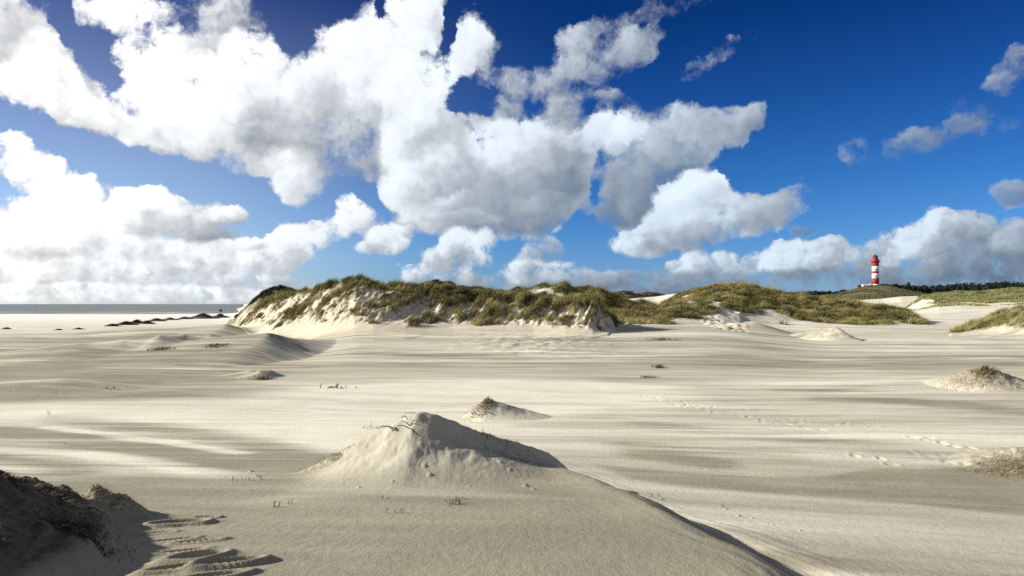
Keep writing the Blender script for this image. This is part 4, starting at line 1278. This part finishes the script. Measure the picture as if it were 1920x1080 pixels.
# ---------------------------------------------------------------- tufts, stems and litter on the sand
def tuft(name, label, px, py, n, h, sx, sy, mat, lean=.5, wid=.012, seed=1, group=None, cat='grass tuft'):
    g = ground_at(px, py)
    rg = np.random.default_rng(seed)
    x = rg.normal(0, sx, n); y = rg.normal(0, sy, n)
    z, _ = height(g.x + x, g.y + y, False)
    P = np.stack([x, y, z - g.z - .02], 1)
    me = blade_mesh(name, P, h * (.45 + .9 * rg.uniform(0, 1, n)), np.full(n, wid), lean, seed)
    o = link(name, rooted(me, name, 4.6 * max(sx, sy), .04, g), mat); o.location = g
    return tag(o, label, cat, group)
G_T = 'grass tufts on the small sand mounds'
tuft('grass_tuft', 'straw coloured grass tuft crowning the small mound behind the pointed one', 912, 754, 300, .16, .16, .15, MAT_STRAW, .6, .014, 61, G_T)
tuft('grass_tuft', 'pale straw matting down the sunny side of the mound behind the pointed one', 902, 770, 500, .16, .30, .3, MAT_STRAW, -.9, .014, 62, G_T)
tuft('grass_tuft', 'brown grass tuft on top of the mound at the right edge', 1845, 693, 600, .24, .30, .3, MAT_GRASS_DEAD, .5, .02, 63, G_T)
tuft('grass_tuft', 'straw coloured grass matting over the flanks of the mound at the right edge', 1840, 712, 1300, .13, 1.0, .6, MAT_STRAW, -.6, .018, 64, G_T)
tuft('grass_tuft', 'straw grass combed flat over the low mound cut by the right edge', 1900, 876, 1500, .12, .55, .30, MAT_STRAW, 1.2, .011, 65, G_T)
tuft('grass_tuft', 'dark sparse tuft on the brow of the mound with the shaded lee', 1533, 603, 500, .5, .9, .5, MAT_GRASS_DEAD, .5, .05, 66, G_T)
tuft('grass_tuft', 'grey straw tussock half buried beside the dark bank', 188, 920, 900, .085, .26, .24, MAT_STRAW, 1.2, .006, 67, G_T)
tuft('grass_tuft', 'thin fringe of straw at the left toe of the pointed mound', 622, 858, 420, .10, .22, .14, MAT_STRAW, .8, .007, 68, G_T)
tuft('grass_tuft', 'wisp of straw at the very tip of the pointed mound', 770, 775, 160, .09, .16, .07, MAT_STRAW, .6, .006, 69, G_T)
for _i, (_px, _py, _h, _l) in enumerate(((8, 893, .07, 'dark turf on the bank at the very left edge of the picture'), (42, 901, .06, 'dark turf fringe near the highest part of the shaded bank'),
        (76, 913, .07, 'dark overhanging turf halfway down the bank crest'), (108, 930, .06, 'ragged dark turf low on the bank crest above the tussock'), (146, 950, .05, 'last bit of dark turf where the bank crest meets the sand'))):
    tuft('grass_tuft', _l, _px, _py, 420, _h, .20, .16, MAT_GRASS_DEAD, .7, .009, 170 + _i, G_T)
tuft('grass_tuft', 'dark roots hanging out of the middle of the shaded bank', 150, 1000, 500, .09, .20, .16, MAT_HEATH, .6, .010, 71, G_T)
tuft('grass_tuft', 'dark weedy clump on the damp sand below the left drift', 492, 711, 260, .16, .35, .3, MAT_GRASS_DEAD, .6, .03, 72, G_T)
tuft('grass_tuft', 'brown weed on the left knob of the crescent drift', 300, 655, 260, .22, .5, .4, MAT_GRASS_DEAD, .6, .04, 73, G_T)
tuft('grass_tuft', 'brown weed on the right knob of the crescent drift', 402, 650, 200, .2, .5, .4, MAT_GRASS_DEAD, .6, .04, 74, G_T)
tuft('grass_tuft', 'small dark tuft alone on the pale flat right of centre', 1234, 690, 120, .26, .22, .2, MAT_GRASS_DEAD, .4, .03, 75, G_T)
tuft('grass_tuft', 'low brown tuft on the pale flat below the lone dark one', 1215, 708, 120, .16, .3, .2, MAT_GRASS_DEAD, .4, .03, 76, G_T)
tuft('grass_tuft', 'grey rooty litter on the shaded right foot of the pointed mound', 940, 850, 900, .07, .42, .35, MAT_GRASS_DEAD, .5, .007, 77, G_T)
tuft('grass_tuft', 'dark clump at the lower end of the trampled path', 1236, 638, 160, .3, .9, .5, MAT_GRASS_DEAD, .4, .05, 78, G_T)

def stems(name, label, px, py, n, h, spread, seed, lying=0.0, as_parts=True, rad=.006, group='dead stems sticking out of the sand', cat='dead stems'):
    g = ground_at(px, py)
    rr = random.Random(seed)
    root = empty(name, g, label, cat, group) if as_parts else None
    bm = bmesh.new()
    for i in range(n):
        x, y = rr.gauss(0, spread), rr.gauss(0, spread * .6)
        z = h1(g.x + x, g.y + y) - g.z - .03
        hh = h * rr.uniform(.45, 1.1)
        lie = rr.uniform(0, 1) < lying
        a = rr.uniform(0, 6.28)
        if lie:
            ex = (x + math.cos(a) * hh, y + math.sin(a) * hh * .6, z + .05 + rr.uniform(0, .06))
            md = (x + math.cos(a) * hh * .5, y + math.sin(a) * hh * .3, z + .07 + rr.uniform(0, .05))
        else:
            ex = (x + rr.gauss(.06, .22) * hh, y + rr.gauss(0, .2) * hh, z + hh)
            md = (x + rr.gauss(.01, .05) * hh, y + rr.gauss(0, .05) * hh, z + hh * .55)
        if as_parts:
            b = bmesh.new(); tube(b, [(x, y, z), md, ex], rad * 1.2, rad * .6); mesh_obj('stem', b, MAT_TWIG, root)
        else:
            tube(bm, [(x, y, z), md, ex], rad * 1.2, rad * .6)
    if as_parts:
        bm.free(); return root
    o = mesh_obj(name, bm, MAT_TWIG); o.location = g
    return tag(o, label, cat, group)
stems('dead_stems', 'upright cluster of brown broken stems at the front centre', 852, 947, 11, .17, .075, 1, .3, True, .007)
stems('dead_stems', 'pair of short stubs left of the upright brown cluster', 742, 962, 5, .07, .04, 2, .5)
stems('dead_stems', 'single thin upright stem leaning alone on the near sand', 669, 983, 1, .13, .01, 3, 0, True, .004)
stems('dead_stems', 'low tangle of stems left of the leaning one', 511, 951, 6, .08, .05, 4, .5)
stems('dead_stems', 'thin forked stem standing upright left of the pointed mound', 546, 946, 3, .13, .02, 5, 0, True, .005)
stems('dead_stems', 'fine twigs scattered in a drift left of the pointed mound', 470, 900, 14, .13, .22, 6, .7, True, .004)
stems('dead_stems', 'single pale stem above the scattered twigs', 437, 906, 2, .13, .03, 7, 0, True, .004)
stems('dead_stems', 'short stub below the left end of the pointed mound', 722, 936, 3, .08, .05, 8, .3)
stems('dead_stems', 'three stems leaning out of the shaded right flank of the mound', 915, 822, 4, .22, .05, 9, 0, True, .007)
stems('dead_stems', 'dark twigs lying along the left ridge of the pointed mound', 700, 803, 9, .30, .22, 10, .9, True, .009)
stems('dead_stems', 'dark root snaking over the front of the pointed mound', 770, 800, 8, .34, .18, 11, 1.0, True, .010)
stems('dead_stems', 'dark tangle of seaweed and sticks on the bright flat', 628, 728, 18, .34, .32, 12, .5, True, .022)
stems('dead_stems', 'tiny stub with a small shadow on the lower right flat', 1355, 953, 4, .08, .05, 13, .3)
stems('dead_stems', 'loose twigs stranded on the crest of the spur', 1225, 931, 6, .10, .10, 14, .7, True, .005)
stems('dead_stems', 'thin twig standing in the blowing sand at far left', 90, 778, 3, .22, .10, 15, 0, True, .008)
stems('dead_stems', 'twigs on the damp strip at the left', 122, 833, 3, .14, .08, 16, 0, True, .006)
stems('dead_stems', 'short dark stick lying on the dark strip at left', 210, 728, 4, .3, .12, 17, .9, True, .02)
